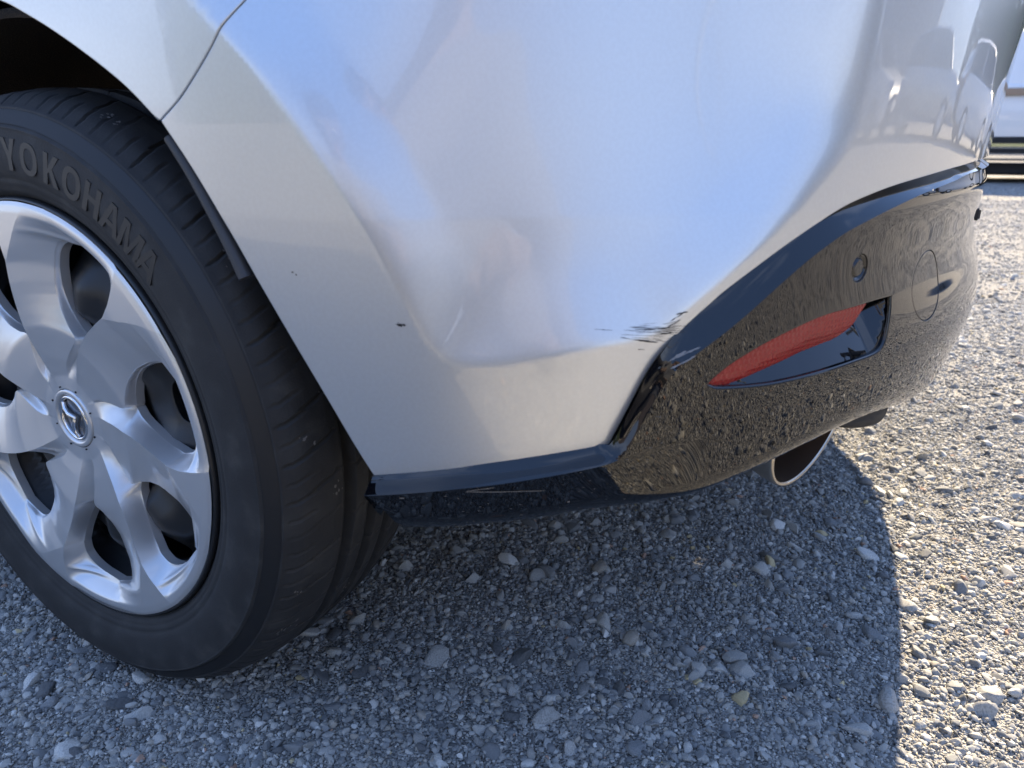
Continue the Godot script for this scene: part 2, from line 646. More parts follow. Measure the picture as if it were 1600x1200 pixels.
func pebble_mesh(sd: int, sub: int, angular: float) -> ArrayMesh:
	var r := RandomNumberGenerator.new()
	r.seed = sd
	# icosahedron, split and pushed in by a few cutting planes so that it has the flats of a broken stone
	var g := (1.0 + sqrt(5.0)) / 2.0
	var v := [Vector3(-1, g, 0), Vector3(1, g, 0), Vector3(-1, -g, 0), Vector3(1, -g, 0), Vector3(0, -1, g), Vector3(0, 1, g), Vector3(0, -1, -g), Vector3(0, 1, -g), Vector3(g, 0, -1), Vector3(g, 0, 1), Vector3(-g, 0, -1), Vector3(-g, 0, 1)]
	var f := [[0, 11, 5], [0, 5, 1], [0, 1, 7], [0, 7, 10], [0, 10, 11], [1, 5, 9], [5, 11, 4], [11, 10, 2], [10, 7, 6], [7, 1, 8], [3, 9, 4], [3, 4, 2], [3, 2, 6], [3, 6, 8], [3, 8, 9], [4, 9, 5], [2, 4, 11], [6, 2, 10], [8, 6, 7], [9, 8, 1]]
	for i in v.size():
		v[i] = v[i].normalized()
	for q in sub:
		var mid := {}
		var nf := []
		for t in f:
			var m := []
			for e in 3:
				var a: int = mini(t[e], t[(e + 1) % 3])
				var b: int = maxi(t[e], t[(e + 1) % 3])
				if not mid.has(a * 10000 + b):
					mid[a * 10000 + b] = v.size()
					v.append((v[a] + v[b]).normalized())
				m.append(mid[a * 10000 + b])
			nf.append_array([[t[0], m[0], m[2]], [t[1], m[1], m[0]], [t[2], m[2], m[1]], [m[0], m[1], m[2]]])
		f = nf
	var planes := []
	for q in 9:
		planes.append([Vector3(r.randfn(), r.randfn(), r.randfn()).normalized(), r.randf_range(0.42, 0.78)])
	var sc := Vector3(1.0, r.randf_range(0.5, 0.8), r.randf_range(0.65, 0.95))
	for i in v.size():
		var p: Vector3 = v[i]
		for pl in planes:
			var d: float = p.dot(pl[0]) - pl[1]
			if d > 0.0:
				p -= pl[0] * d * angular
		v[i] = p * sc * (1.0 + r.randf_range(-0.03, 0.03)) * 0.55
	var nn := []
	for i in v.size():
		nn.append(Vector3.ZERO)
	for t in f:
		var c: Vector3 = (v[t[1]] - v[t[0]]).cross(v[t[2]] - v[t[0]])
		for e in t:
			nn[e] += c
	var st := begin()
	for t in f:
		var c: Vector3 = (v[t[1]] - v[t[0]]).cross(v[t[2]] - v[t[0]]).normalized()
		var ns := []
		for e in t:
			ns.append((nn[e].normalized() + c * 1.6).normalized())
		tri(st, v[t[0]], v[t[1]], v[t[2]], ns[0], ns[1], ns[2])
	return st.commit()

func stone_color() -> Color:
	var a := rng.randf()
	var c := Color(0.27, 0.272, 0.272)
	if a < 0.22:
		c = Color(0.20, 0.207, 0.215)
	elif a < 0.27:
		c = Color(0.12, 0.124, 0.13)
	elif a < 0.60:
		c = Color(0.32, 0.318, 0.31)
	elif a < 0.80:
		c = Color(0.40, 0.395, 0.38)
	elif a < 0.87:
		c = Color(0.345, 0.32, 0.285)
	elif a < 0.91:
		c = Color(0.54, 0.535, 0.52)
	elif a < 0.916:
		c = Color(0.38, 0.25, 0.19)
	elif a < 0.921:
		c = Color(0.46, 0.38, 0.23)
	var k := rng.randf_range(0.85, 1.25)
	return Color(c.r * k * 1.2, c.g * k * 1.18, c.b * k * 1.12)

func stone_basis(s: float) -> Basis:
	var b := Basis(Vector3.UP, rng.randf() * TAU) * Basis(Vector3.RIGHT, rng.randfn(0, 0.35)) * Basis(Vector3.FORWARD, rng.randfn(0, 0.35))
	return b.scaled_local(Vector3(s, s * rng.randf_range(0.7, 1.1), s * rng.randf_range(0.8, 1.15)))

func scatter(lo: Vector2, hi: Vector2, per_m2: float, s0: float, s1: float, out: Array, sink := 0.24) -> void:
	var n := int((hi.x - lo.x) * (hi.y - lo.y) * per_m2)
	for i in n:
		var x := rng.randf_range(lo.x, hi.x)
		var z := rng.randf_range(lo.y, hi.y)
		if Vector2(x / 0.085, (z + 0.095) / 0.075).length() < 1.0:
			continue
		var t := rng.randf()
		var s := lerpf(s0, s1, t * t)
		out.append([Vector3(x, gh(x, z) + s * (0.28 - sink), z), s])

func ground() -> void:
	hills_a.seed = 11
	hills_a.frequency = 1.3
	hills_a.fractal_octaves = 3
	hills_b.seed = 12
	hills_b.frequency = 14.0
	hills_b.fractal_octaves = 2
	var gx := PackedFloat32Array()
	var gz := PackedFloat32Array()
	var x := -400.0
	while x < 400.0:
		gx.append(x)
		x += 0.025 if x > -1.4 and x < 2.6 else (0.25 if x > -12.0 and x < 16.0 else (4.0 if absf(x) < 60.0 else 40.0))
	var z := -400.0
	while z < 400.0:
		gz.append(z)
		z += 0.025 if z > -2.6 and z < 1.6 else (0.25 if z > -16.0 and z < 12.0 else (4.0 if absf(z) < 60.0 else 40.0))
	var P := PackedVector3Array()
	for i in gx.size():
		for j in gz.size():
			P.append(Vector3(gx[i], gh(gx[i], gz[j]), gz[j]))
	var gm := mat(1, 1, 1, 0.95)
	gm.albedo_texture = noise_tex(0.09, 5, [Color(0.15, 0.145, 0.135), Color(0.28, 0.27, 0.25), Color(0.37, 0.355, 0.325), Color(0.48, 0.46, 0.42)], [0.25, 0.45, 0.62, 0.85], 31, 1024)
	gm.uv1_triplanar = true
	gm.uv1_world_triplanar = true
	gm.uv1_scale = Vector3(1.7, 1.7, 1.7)
	gm.heightmap_enabled = true
	gm.heightmap_texture = noise_tex(0.16, 4, [], [], 32, 1024)
	gm.heightmap_scale = 0.7
	var g := part("ground", grid(P, gx.size(), gz.size()), gm, self)
	g.set_meta("kind", "structure")

	var meshes := []
	for k in 7:
		meshes.append(pebble_mesh(100 + k, 1, 1.0))
	var sm := mat(1, 1, 1, 0.82)
	sm.vertex_color_use_as_albedo = true
	sm.albedo_texture = noise_tex(0.05, 4, [Color(0.7, 0.7, 0.7), Color(1, 1, 1)], [0.3, 0.7], 41, 256)
	sm.uv1_triplanar = true
	sm.uv1_scale = Vector3(1.5, 1.5, 1.5)
	var all := []
	scatter(Vector2(-0.5, -1.4), Vector2(1.4, 0.3), 95000.0, 0.0020, 0.0055, all, 0.13)
	scatter(Vector2(-0.6, -2.6), Vector2(2.0, 0.5), 15500.0, 0.005, 0.0125, all)
	scatter(Vector2(-0.8, -3.6), Vector2(2.6, 0.9), 4000.0, 0.006, 0.014, all)
	scatter(Vector2(0.2, -7.5), Vector2(4.0, -3.2), 2600.0, 0.007, 0.016, all)
	scatter(Vector2(0.6, 0.42), Vector2(2.6, 2.6), 3500.0, 0.006, 0.014, all)
	scatter(Vector2(2.4, -3.2), Vector2(5.0, 1.6), 1800.0, 0.007, 0.016, all)
	scatter(Vector2(-2.5, 0.9), Vector2(0.6, 2.6), 1200.0, 0.007, 0.016, all)
	scatter(Vector2(-1.0, -9.5), Vector2(4.0, 1.0), 420.0, 0.010, 0.022, all)
	scatter(Vector2(-0.8, -3.2), Vector2(2.4, 0.9), 640.0, 0.010, 0.034, all, 0.24)
	# the stones that show largest in the view become objects of their own
	var eye := Vector3(0.6564, 0.2493, 0.3311)
	var view := Basis(Vector3.UP, deg_to_rad(28.6)) * Basis(Vector3.RIGHT, deg_to_rad(-19.2))
	var rank := []
	for i in all.size():
		if all[i][1] < 0.009:
			continue
		var q: Vector3 = view.transposed() * (all[i][0] - eye)
		if q.z > -0.2 or absf(q.x / q.z) > 0.72 or absf(q.y / q.z) > 0.54:
			continue
		if all[i][0].x < 0.62 and all[i][0].z < -0.25:
			continue
		rank.append([all[i][1] / -q.z, i])
	rank.sort_custom(func(a, b): return a[0] > b[0])
	var single := {}
	var tints := []
	for k in 16:
		var c := stone_color()
		while k < 15 and c.r - c.b > 0.07:
			c = stone_color()
		var m := mat(c.r, c.g, c.b, 0.8)
		m.albedo_texture = noise_tex(0.03 + 0.01 * (k % 4), 5, [Color(0.62, 0.62, 0.62), Color(0.95, 0.95, 0.95), Color(1, 1, 1)], [0.3, 0.6, 0.8], 60 + k % 3, 256)
		m.uv1_triplanar = true
		m.uv1_scale = Vector3(1.1, 1.1, 1.1)
		tints.append(m)
	var big := []
	for k in 8:
		big.append(pebble_mesh(200 + k, 1, 1.0))
	for k in mini(300, rank.size()):
		var i: int = rank[k][1]
		single[i] = true
		var s := part("stone", big[rng.randi() % 8], tints[rng.randi() % 15 if rng.randf() < 0.985 else 15], g)
		s.transform = Transform3D(stone_basis(all[i][1]), all[i][0])
	var lists := []
	for k in 7:
		lists.append([])
	for i in all.size():
		if not single.has(i):
			lists[rng.randi() % 7].append(i)
	for k in 7:
		var mm := MultiMesh.new()
		mm.transform_format = MultiMesh.TRANSFORM_3D
		mm.use_colors = true
		mm.mesh = meshes[k]
		mm.instance_count = lists[k].size()
		for j in lists[k].size():
			var e: Array = all[lists[k][j]]
			mm.set_instance_transform(j, Transform3D(stone_basis(e[1]), e[0]))
			mm.set_instance_color(j, stone_color())
		var mi := MultiMeshInstance3D.new()
		mi.name = "gravel"
		mi.multimesh = mm
		mi.material_override = sm
		mi.set_meta("kind", "stuff")
		g.add_child(mi, true)
	# a dry straw lying among the stones
	var tw := begin()
	var a := Vector3(0.318, gh(0.318, 0.13) + 0.006, 0.13)
	tube(tw, [Vector3(-0.02, 0, 0.012), Vector3(-0.006, 0.001, 0.003), Vector3(0.008, 0.001, -0.005), Vector3(0.022, 0, -0.012)], 0.0011, 6)
	var tg := part("dry_twig", tw.commit(), mat(0.34, 0.32, 0.30, 0.9), self)
	tg.position = a
	tg.set_meta("label", "short pale dry twig lying on the shaded gravel near the tyre")
	tg.set_meta("category", "twig")

# ------------------------------------------------------------------ the silver car
func main_car() -> void:
	var car := thing("hatchback_car", "silver hatchback parked on gravel with scratched rear bumper and black lower trim", "car")
	body(car)
	trim_parts(car)
	wheel(car)
	underside(car)
	upper_body(car)

func arch_line() -> PackedVector2Array:
	return smooth_line(PackedVector2Array([Vector2(0.2265, 0.2585), Vector2(0.243, 0.236), Vector2(0.257, 0.214), Vector2(0.272, 0.188), Vector2(0.286, 0.161), Vector2(0.306, 0.123), Vector2(0.327, 0.083), Vector2(0.349, 0.040), Vector2(0.360, 0.0205)]), 0.004)

func body(car: Node3D) -> void:
	# rear bumper skin, round to the far wheel arch
	var poly := arch_line()
	var s := 0.364
	var low := PackedVector2Array()
	while s < SMAX:
		low.append(Vector2(s, interp(R0, s)))
		s += 0.003
	var arch_n := poly.size()
	poly.append_array(low)
	for i in range(low.size() - 1, -1, -1):
		poly.append(Vector2(2.0 * SMAX - low[i].x, low[i].y))
	var edge := poly.duplicate()
	poly.append(Vector2(2.0 * SMAX - 0.30, 0.12))
	poly.append(Vector2(2.0 * SMAX - 0.26, 0.46))
	poly.append(Vector2(0.380, 0.46))
	var gap := smooth_line(PackedVector2Array([Vector2(0.380, 0.46), Vector2(0.338, 0.384), Vector2(0.3030, 0.3335), Vector2(0.2955, 0.3225), Vector2(0.2880, 0.3122), Vector2(0.2795, 0.3016), Vector2(0.2660, 0.2882), Vector2(0.2465, 0.2714), Vector2(0.2265, 0.2585)]), 0.004)
	for i in range(1, gap.size() - 1):
		poly.append(gap[i])
	var st := begin()
	trim(st, paint, poly, [], 0.0030, 0.0030)
	flange(st, paint, edge, 0.0012, 0.012, false)
	flange(st, paint, gap, 0.0010, 0.012, false)
	var bumper := part("rear_bumper", st.commit(), mats.paint, car)
	bumper.set_meta("label", "silver bumper skin with black scrape marks at its lower corner")
	# quarter panel in front of it, with its wheel arch
	var q := PackedVector2Array()
	var off := Vector2(-0.0022, 0.0014)
	for i in range(gap.size() - 1, -1, -1):
		q.append(gap[i] + off)
	var gap_n := q.size()
	q.append_array([Vector2(-0.9, 0.46), Vector2(-0.9, -0.07), Vector2(-0.36, -0.07)])
	var ar := smooth_line(PackedVector2Array([Vector2(-0.36, -0.07), Vector2(-0.352, 0.03), Vector2(-0.336, 0.10), Vector2(-0.30, 0.18), Vector2(-0.245, 0.25), Vector2(-0.17, 0.305), Vector2(-0.09, 0.337), Vector2(0.0, 0.348), Vector2(0.070, 0.3415), Vector2(0.112, 0.327), Vector2(0.156, 0.306), Vector2(0.196, 0.2825), Vector2(0.2235, 0.2598)]), 0.005)
	for i in range(1, ar.size() - 1):
		q.append(ar[i])
	st = begin()
	trim(st, paint, q, [], 0.006, 0.006)
	flange(st, paint, ar, 0.0012, 0.014, false)
	var qe := PackedVector2Array()
	for i in gap_n:
		qe.append(q[i])
	flange(st, paint, qe, 0.0010, 0.012, false)
	part("quarter_panel", st.commit(), mats.paint, car)
	# the dark bottom of the shut line
	st = begin()
	var back := func(u: float, v: float) -> Vector3:
		return paint(u, v) - nrm(paint, u, v) * 0.008
	var strip := PackedVector2Array()
	for i in gap.size():
		strip.append(gap[i] + Vector2(0.006, -0.004))
	for i in range(gap.size() - 1, -1, -1):
		strip.append(gap[i] + Vector2(-0.008, 0.005))
	trim(st, back, strip, [], 0.006, 0.006)
	part("shut_line_seal", st.commit(), mats.dark, car)
	# scrapes and chips in the paint: thin films on its surface
	var film := func(u: float, v: float) -> Vector3:
		return paint(u, v) + nrm(paint, u, v) * 0.0003
	var marks := [
		[Vector2(0.512, 0.1312), Vector2(0.525, 0.1300), 0.00035], [Vector2(0.529, 0.1256), Vector2(0.552, 0.1210), 0.0005], [Vector2(0.541, 0.1232), Vector2(0.556, 0.1208), 0.0007],
		[Vector2(0.532, 0.1300), Vector2(0.562, 0.1268), 0.0004], [Vector2(0.536, 0.1316), Vector2(0.566, 0.1290), 0.00045], [Vector2(0.545, 0.1292), Vector2(0.570, 0.1310), 0.0005], [Vector2(0.556, 0.1262), Vector2(0.566, 0.1268), 0.0008],
		[Vector2(0.561, 0.1300), Vector2(0.571, 0.1352), 0.0007], [Vector2(0.564, 0.1345), Vector2(0.573, 0.1398), 0.0006], [Vector2(0.568, 0.1390), Vector2(0.576, 0.1404), 0.0009], [Vector2(0.542, 0.1168), Vector2(0.547, 0.1163), 0.0005], [Vector2(0.530, 0.1272), Vector2(0.561, 0.1248), 0.0003], [Vector2(0.540, 0.1278), Vector2(0.568, 0.1282), 0.0003],
		[Vector2(0.3135, 0.1665), Vector2(0.3150, 0.1668), 0.0007], [Vector2(0.3160, 0.1652), Vector2(0.3172, 0.1648), 0.0008], [Vector2(0.3825, 0.1358), Vector2(0.3895, 0.1352), 0.0007], [Vector2(0.3835, 0.1352), Vector2(0.3870, 0.1348), 0.0010], [Vector2(0.3842, 0.1372), Vector2(0.3848, 0.1358), 0.0003]]
	for i in 26:
		var c := Vector2(rng.randf_range(0.533, 0.562), 0.0)
		c.y = lerpf(0.1215, 0.1325, rng.randf()) + (c.x - 0.535) * 0.10
		var l := rng.randf_range(0.006, 0.020)
		marks.append([c, c + Vector2(l, -0.0012 + rng.randfn(0, 0.0012)), rng.randf_range(0.00012, 0.00032)])
	for m in marks:
		var ms := begin()
		sliver(ms, film, m[0], m[1], m[2] * (0.6 if m[0].x > 0.5 else 1.0))
		part("paint_scratch" if m[0].x > 0.5 else "paint_chip", ms.commit(), mats.scratch, bumper)

func sliver(st: SurfaceTool, F: Callable, a: Vector2, b: Vector2, w: float) -> void:
	var n := 8
	var d := (b - a).normalized()
	var side := Vector2(-d.y, d.x)
	var prev := []
	for i in n + 1:
		var t := float(i) / n
		var ww := w * (0.25 + rng.randf() * 0.75) * (1.0 if i > 0 and i < n else 0.3)
		var c := a.lerp(b, t) + side * rng.randf_range(-0.3, 0.3) * w
		var p0: Vector3 = F.call((c - side * ww).x, (c - side * ww).y)
		var p1: Vector3 = F.call((c + side * ww).x, (c + side * ww).y)
		var N := nrm(F, c.x, c.y)
		if prev.size() > 0:
			tri(st, prev[0], p0, p1, N, N, N)
			tri(st, prev[0], p1, prev[1], N, N, N)
		prev = [p0, p1]

func trim_parts(car: Node3D) -> void:
	# ledge: a strip that follows its two edges, with a rounded nose
	var dn := PackedVector2Array()
	var LP := PackedVector3Array()
	var ln := 0
	var s := 0.357
	while s < SMAX + 0.9:
		var sm := minf(s, 2.0 * SMAX - s)
		var y0 := interp(R0, sm) + 0.0015
		var y1 := interp(R1, sm)
		dn.append(Vector2(s, y1))
		for k in 9:
			LP.append(black_ledge(s, lerpf(y0, y1, k / 8.0)))
		ln += 1
		s += 0.002
	var lm := grid(LP, ln, 9, false, true)
	# face
	var fp := PackedVector2Array([Vector2(0.357, interp(R1, 0.357))])
	var bt := PackedVector2Array()
	bt.append(Vector2(0.366, 0.004))
	bt.append(Vector2(0.374, -0.010))
	s = 0.384
	while s < SMAX + 0.9:
		bt.append(Vector2(s, interp(RB, minf(s, 2.0 * SMAX - s))))
		s += 0.004
	fp.append_array(bt)
	for i in range(dn.size() - 1, 0, -2):
		fp.append(dn[i])
	var pocket := smooth_line(PackedVector2Array([Vector2(0.5895, 0.0905), Vector2(0.594, 0.0872), Vector2(0.603, 0.0850), Vector2(0.642, 0.0822), Vector2(0.680, 0.0826), Vector2(0.732, 0.0850), Vector2(0.762, 0.0868), Vector2(0.774, 0.0920), Vector2(0.779, 0.104), Vector2(0.782, 0.1285), Vector2(0.776, 0.1325), Vector2(0.72, 0.1312), Vector2(0.684, 0.1285), Vector2(0.641, 0.1180), Vector2(0.612, 0.1065), Vector2(0.597, 0.0975)]), 0.003, true)
	var sensor := PackedVector2Array()
	for i in 28:
		var a := TAU * i / 28
		sensor.append(Vector2(0.7275, 0.1585) + Vector2(cos(a) * 0.0108, sin(a) * 0.0108))
	var tow := PackedVector2Array()
	for i in 44:
		var a := TAU * i / 44
		tow.append(Vector2(0.852, 0.130) + Vector2(cos(a) * 0.0335, sin(a) * 0.0300))
	var st := begin()
	trim(st, black_face, fp, [pocket, sensor, tow], 0.004, 0.004)
	flange(st, black_face, bt, 0.0006, 0.004, false)
	flange(st, black_face, PackedVector2Array([fp[0], Vector2(0.366, 0.004), Vector2(0.374, -0.010), bt[2]]), 0.0010, 0.030, false)
	flange(st, black_ledge, PackedVector2Array([Vector2(0.357, interp(R0, 0.357) + 0.0015), fp[0]]), 0.0008, 0.030, false)
	flange(st, black_face, pocket, 0.0026, 0.001, true, -1.0)
	flange(st, black_face, tow, 0.0006, 0.006, true, -1.0)
	flange(st, black_face, sensor, 0.0006, 0.006, true, -1.0)
	var whole := begin()
	whole.append_from(lm, 0, Transform3D())
	st.index()
	whole.append_from(st.commit(), 0, Transform3D())
	var trimp := part("lower_bumper_trim", whole.commit(), mats.black, car)
	# covers set in the trim
	var cov := PackedVector2Array()
	for p in tow:
		cov.append(Vector2(0.852, 0.130) + (p - Vector2(0.852, 0.130)) * 0.945)
	var cf := func(u: float, v: float) -> Vector3:
		return wall(u, v, trim_base(u, v) - 0.0003)
	st = begin()
	trim(st, cf, cov, [], 0.004, 0.004)
	flange(st, cf, cov, 0.0006, 0.004, true)
	part("tow_hook_cover", st.commit(), mats.black, car)
	var sen := PackedVector2Array()
	for p in sensor:
		sen.append(Vector2(0.7275, 0.1585) + (p - Vector2(0.7275, 0.1585)) * 0.9)
	var sf := func(u: float, v: float) -> Vector3:
		var d := Vector2(u - 0.7275, v - 0.1585).length() / 0.0098
		return wall(u, v, trim_base(u, v) - 0.0008 - 0.0022 * smoothstep(0.62, 0.72, d) * (1.0 - smoothstep(0.8, 0.95, d)))
	st = begin()
	trim(st, sf, sen, [], 0.0012, 0.0012)
	part("parking_sensor", st.commit(), mats.black, car)
	# pocket round the reflector: a shelf that rises towards the viewer from a deep upper edge
	st = begin()
	var floor_f := func(u: float, v: float) -> Vector3:
		return wall(u, v, trim_base(u, v) - 0.0032 - 0.62 * maxf(v - interp(PBOT, u), 0.0))
	trim(st, floor_f, pocket, [], 0.003, 0.003)
	for i in pocket.size():
		var p0 := pocket[i]
		var p1 := pocket[(i + 1) % pocket.size()]
		var a := wall(p0.x, p0.y, trim_base(p0.x, p0.y) - 0.0026)
		var b := wall(p1.x, p1.y, trim_base(p1.x, p1.y) - 0.0026)
		var c: Vector3 = floor_f.call(p1.x, p1.y)
		var d: Vector3 = floor_f.call(p0.x, p0.y)
		var n := Vector3(0, -1, 0) if p0.y > interp(PBOT, p0.x) + 0.004 else Vector3(0, 1, 0)
		tri(st, a, b, c, n, n, n)
		tri(st, a, c, d, n, n, n)
	part("reflector_pocket", st.commit(), mats.black, car)
	# red reflector: flush along its upper edge, leaning inward towards the bottom and the right
	var rp := smooth_line(PackedVector2Array([Vector2(0.5925, 0.0895), Vector2(0.6, 0.0968), Vector2(0.614, 0.1053), Vector2(0.642, 0.1162), Vector2(0.684, 0.1268), Vector2(0.716, 0.1298), Vector2(0.746, 0.1304), Vector2(0.7435, 0.122), Vector2(0.738, 0.112), Vector2(0.729, 0.1045), Vector2(0.70, 0.0965), Vector2(0.66, 0.0900), Vector2(0.62, 0.0872), Vector2(0.60, 0.0870)]), 0.004, true)
	var rf := func(u: float, v: float) -> Vector3:
		var top := interp(RTOP, u)
		var d := maxf(top - v, 0.0)
		return wall(u, v, trim_base(u, v) - 0.0026 - d * lerpf(0.12, 0.30, smoothstep(0.60, 0.74, u)) - 0.30 * maxf(d - 0.017, 0.0))
	st = begin()
	trim(st, rf, rp, [], 0.004, 0.004)
	flange(st, rf, rp, 0.0008, 0.006, true)
	part("reflector", st.commit(), mats.reflector, car)
	# scraped patch where the ledge ends, and a long scratch in the skirt
	var lf := func(u: float, v: float) -> Vector3:
		return black_ledge(u, v) + nrm(black_ledge, u, v) * 0.0004
	var ff := func(u: float, v: float) -> Vector3:
		return wall(u, v, trim_base(u, v) + 0.0004)
	for m in [[lf, Vector2(0.563, 0.104), Vector2(0.579, 0.1125), 0.0006], [lf, Vector2(0.562, 0.1085), Vector2(0.574, 0.1150), 0.0008], [lf, Vector2(0.566, 0.1105), Vector2(0.583, 0.1175), 0.0006], [ff, Vector2(0.426, 0.0215), Vector2(0.480, 0.0205), 0.0004], [ff, Vector2(0.427, 0.0222), Vector2(0.446, 0.0252), 0.0004], [ff, Vector2(0.381, 0.0142), Vector2(0.384, 0.0140), 0.0007], [ff, Vector2(0.497, 0.008), Vector2(0.4985, 0.008), 0.0010]]:
		var ms := begin()
		sliver(ms, m[0], m[1], m[2], m[3])
		part("trim_scratch", ms.commit(), mats.scuff, trimp)
	# fine dust and chips on the skirt
	st = begin()
	for i in 80:
		var u := rng.randf_range(0.375, 0.56)
		var v := lerpf(interp(RB, u) + 0.006, interp(R1, u) - 0.001, rng.randf())
		var w := rng.randf_range(0.0001, 0.0004)
		sliver(st, ff, Vector2(u, v), Vector2(u + w * rng.randf_range(1.5, 6.0), v + rng.randfn(0, 0.0002)), w)
	var du := part("dust_specks", st.commit(), mats.dust, trimp)
	du.set_meta("kind", "stuff")
	# small bracket that stands out at the back, by the number plate
	st = begin()
	var bp := plan(1.14)
	box(st, Vector3(bp.x - 0.003, 0.166, bp.y), Vector3(0.014, 0.013, 0.010), Basis.IDENTITY, 0.002)
	part("plate_bracket", st.commit(), mats.plastic, car)

var RTOP := PackedVector2Array([Vector2(0.59, 0.0905), Vector2(0.6, 0.0968), Vector2(0.614, 0.1053), Vector2(0.642, 0.1162), Vector2(0.684, 0.1268), Vector2(0.716, 0.1298), Vector2(0.75, 0.1305)])
var PBOT := PackedVector2Array([Vector2(0.588, 0.0895), Vector2(0.594, 0.0872), Vector2(0.603, 0.0850), Vector2(0.642, 0.0822), Vector2(0.680, 0.0826), Vector2(0.732, 0.0850), Vector2(0.758, 0.0868), Vector2(0.768, 0.094), Vector2(0.776, 0.108), Vector2(0.783, 0.132)])

# ------------------------------------------------------------------ wheel
func tyre_mesh() -> ArrayMesh:
	var prof := []
	for q in [[0.196, -0.020], [0.200, -0.012], [0.205, -0.0065], [0.209, -0.0040], [0.2105, -0.0046], [0.212, -0.0030], [0.216, -0.0018], [0.2175, -0.0024], [0.219, -0.0008], [0.224, 0.0008], [0.232, 0.0020], [0.240, 0.0024], [0.248, 0.0020], [0.2555, 0.0006], [0.2565, 0.0014], [0.258, 0.0012], [0.2592, -0.0010], [0.263, -0.0030], [0.267, -0.0055], [0.2705, -0.0082], [0.2715, -0.0078], [0.2728, -0.0085], [0.2738, -0.0108], [0.2765, -0.0140], [0.2790, -0.0172], [0.2810, -0.0205], [0.2828, -0.0245], [0.2840, -0.0290], [0.2852, -0.0340], [0.2860, -0.039], [0.2868, -0.044]]:
		prof.append(q)
	var z := -0.048
	while z > -0.1425:
		prof.append([0.2900 - 0.0022 * pow((z + 0.095) / 0.05, 2.0), z])
		z -= 0.00225
	for q in [[0.2868, -0.146], [0.2852, -0.156], [0.2828, -0.1655], [0.279, -0.173], [0.2715, -0.182], [0.258, -0.189], [0.24, -0.192], [0.22, -0.189], [0.205, -0.183], [0.196, -0.175]]:
		prof.append(q)
	var nt := 1080
	var P := PackedVector3Array()
	var C := PackedColorArray()
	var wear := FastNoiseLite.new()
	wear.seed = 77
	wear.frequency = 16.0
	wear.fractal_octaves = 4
	for i in nt:
		var a := TAU * i / nt
		for j in prof.size():
			var r: float = prof[j][0]
			var pz: float = prof[j][1]
			var d := 0.0
			if pz < -0.045 and pz > -0.145:
				for gz in [-0.0665, -0.095, -0.1235]:
					var q := absf(pz - gz)
					if q < 0.0066:
						d = 0.0100 * (1.0 - smoothstep(0.0044, 0.0064, q))
			# cross cuts, slanted and staggered between the ribs
			if r > 0.274 and d < 0.001:
				var rib := 0 if pz > -0.062 else (1 if pz > -0.095 else (2 if pz > -0.121 else 3))
				var pitch := 20 if rib == 0 or rib == 3 else 27
				var shift := int(rib * 7 + (pz + 0.06) * 260.0)
				var m := posmod(i + shift, pitch)
				if rib == 0:
					if pz < -0.013 and m == 0:
						d = (0.0028 if (i / pitch * 7) % 5 < 3 else 0.0010) if pz > -0.056 else 0.0004
					elif posmod(i + shift, pitch) == pitch / 2 and pz < -0.0125 and pz > -0.030:
						d = 0.0016
				elif (rib == 1 and pz > -0.086) or (rib == 2 and pz > -0.113) or rib == 3:
					if m == 0:
						d = 0.0028
			# grey road dust on the rib tops, painted paler so bare grooves read as shaded
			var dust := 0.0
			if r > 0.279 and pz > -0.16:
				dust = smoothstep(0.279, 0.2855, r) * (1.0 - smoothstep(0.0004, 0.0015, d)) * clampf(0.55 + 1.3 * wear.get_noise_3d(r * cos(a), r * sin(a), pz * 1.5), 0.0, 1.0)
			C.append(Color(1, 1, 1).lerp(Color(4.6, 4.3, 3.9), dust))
			r -= d
			var y := r * sin(a)
			var x := r * cos(a)
			if y < GROUND + 0.002:
				y = GROUND + 0.002 + (y - GROUND - 0.002) * 0.1
			P.append(Vector3(x, y, pz))
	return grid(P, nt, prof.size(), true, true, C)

const SEC := TAU / 7.0
const BASE := 32.5
var CR := PackedVector2Array()    # crease of a spoke: radius, angle in its sector (degrees)

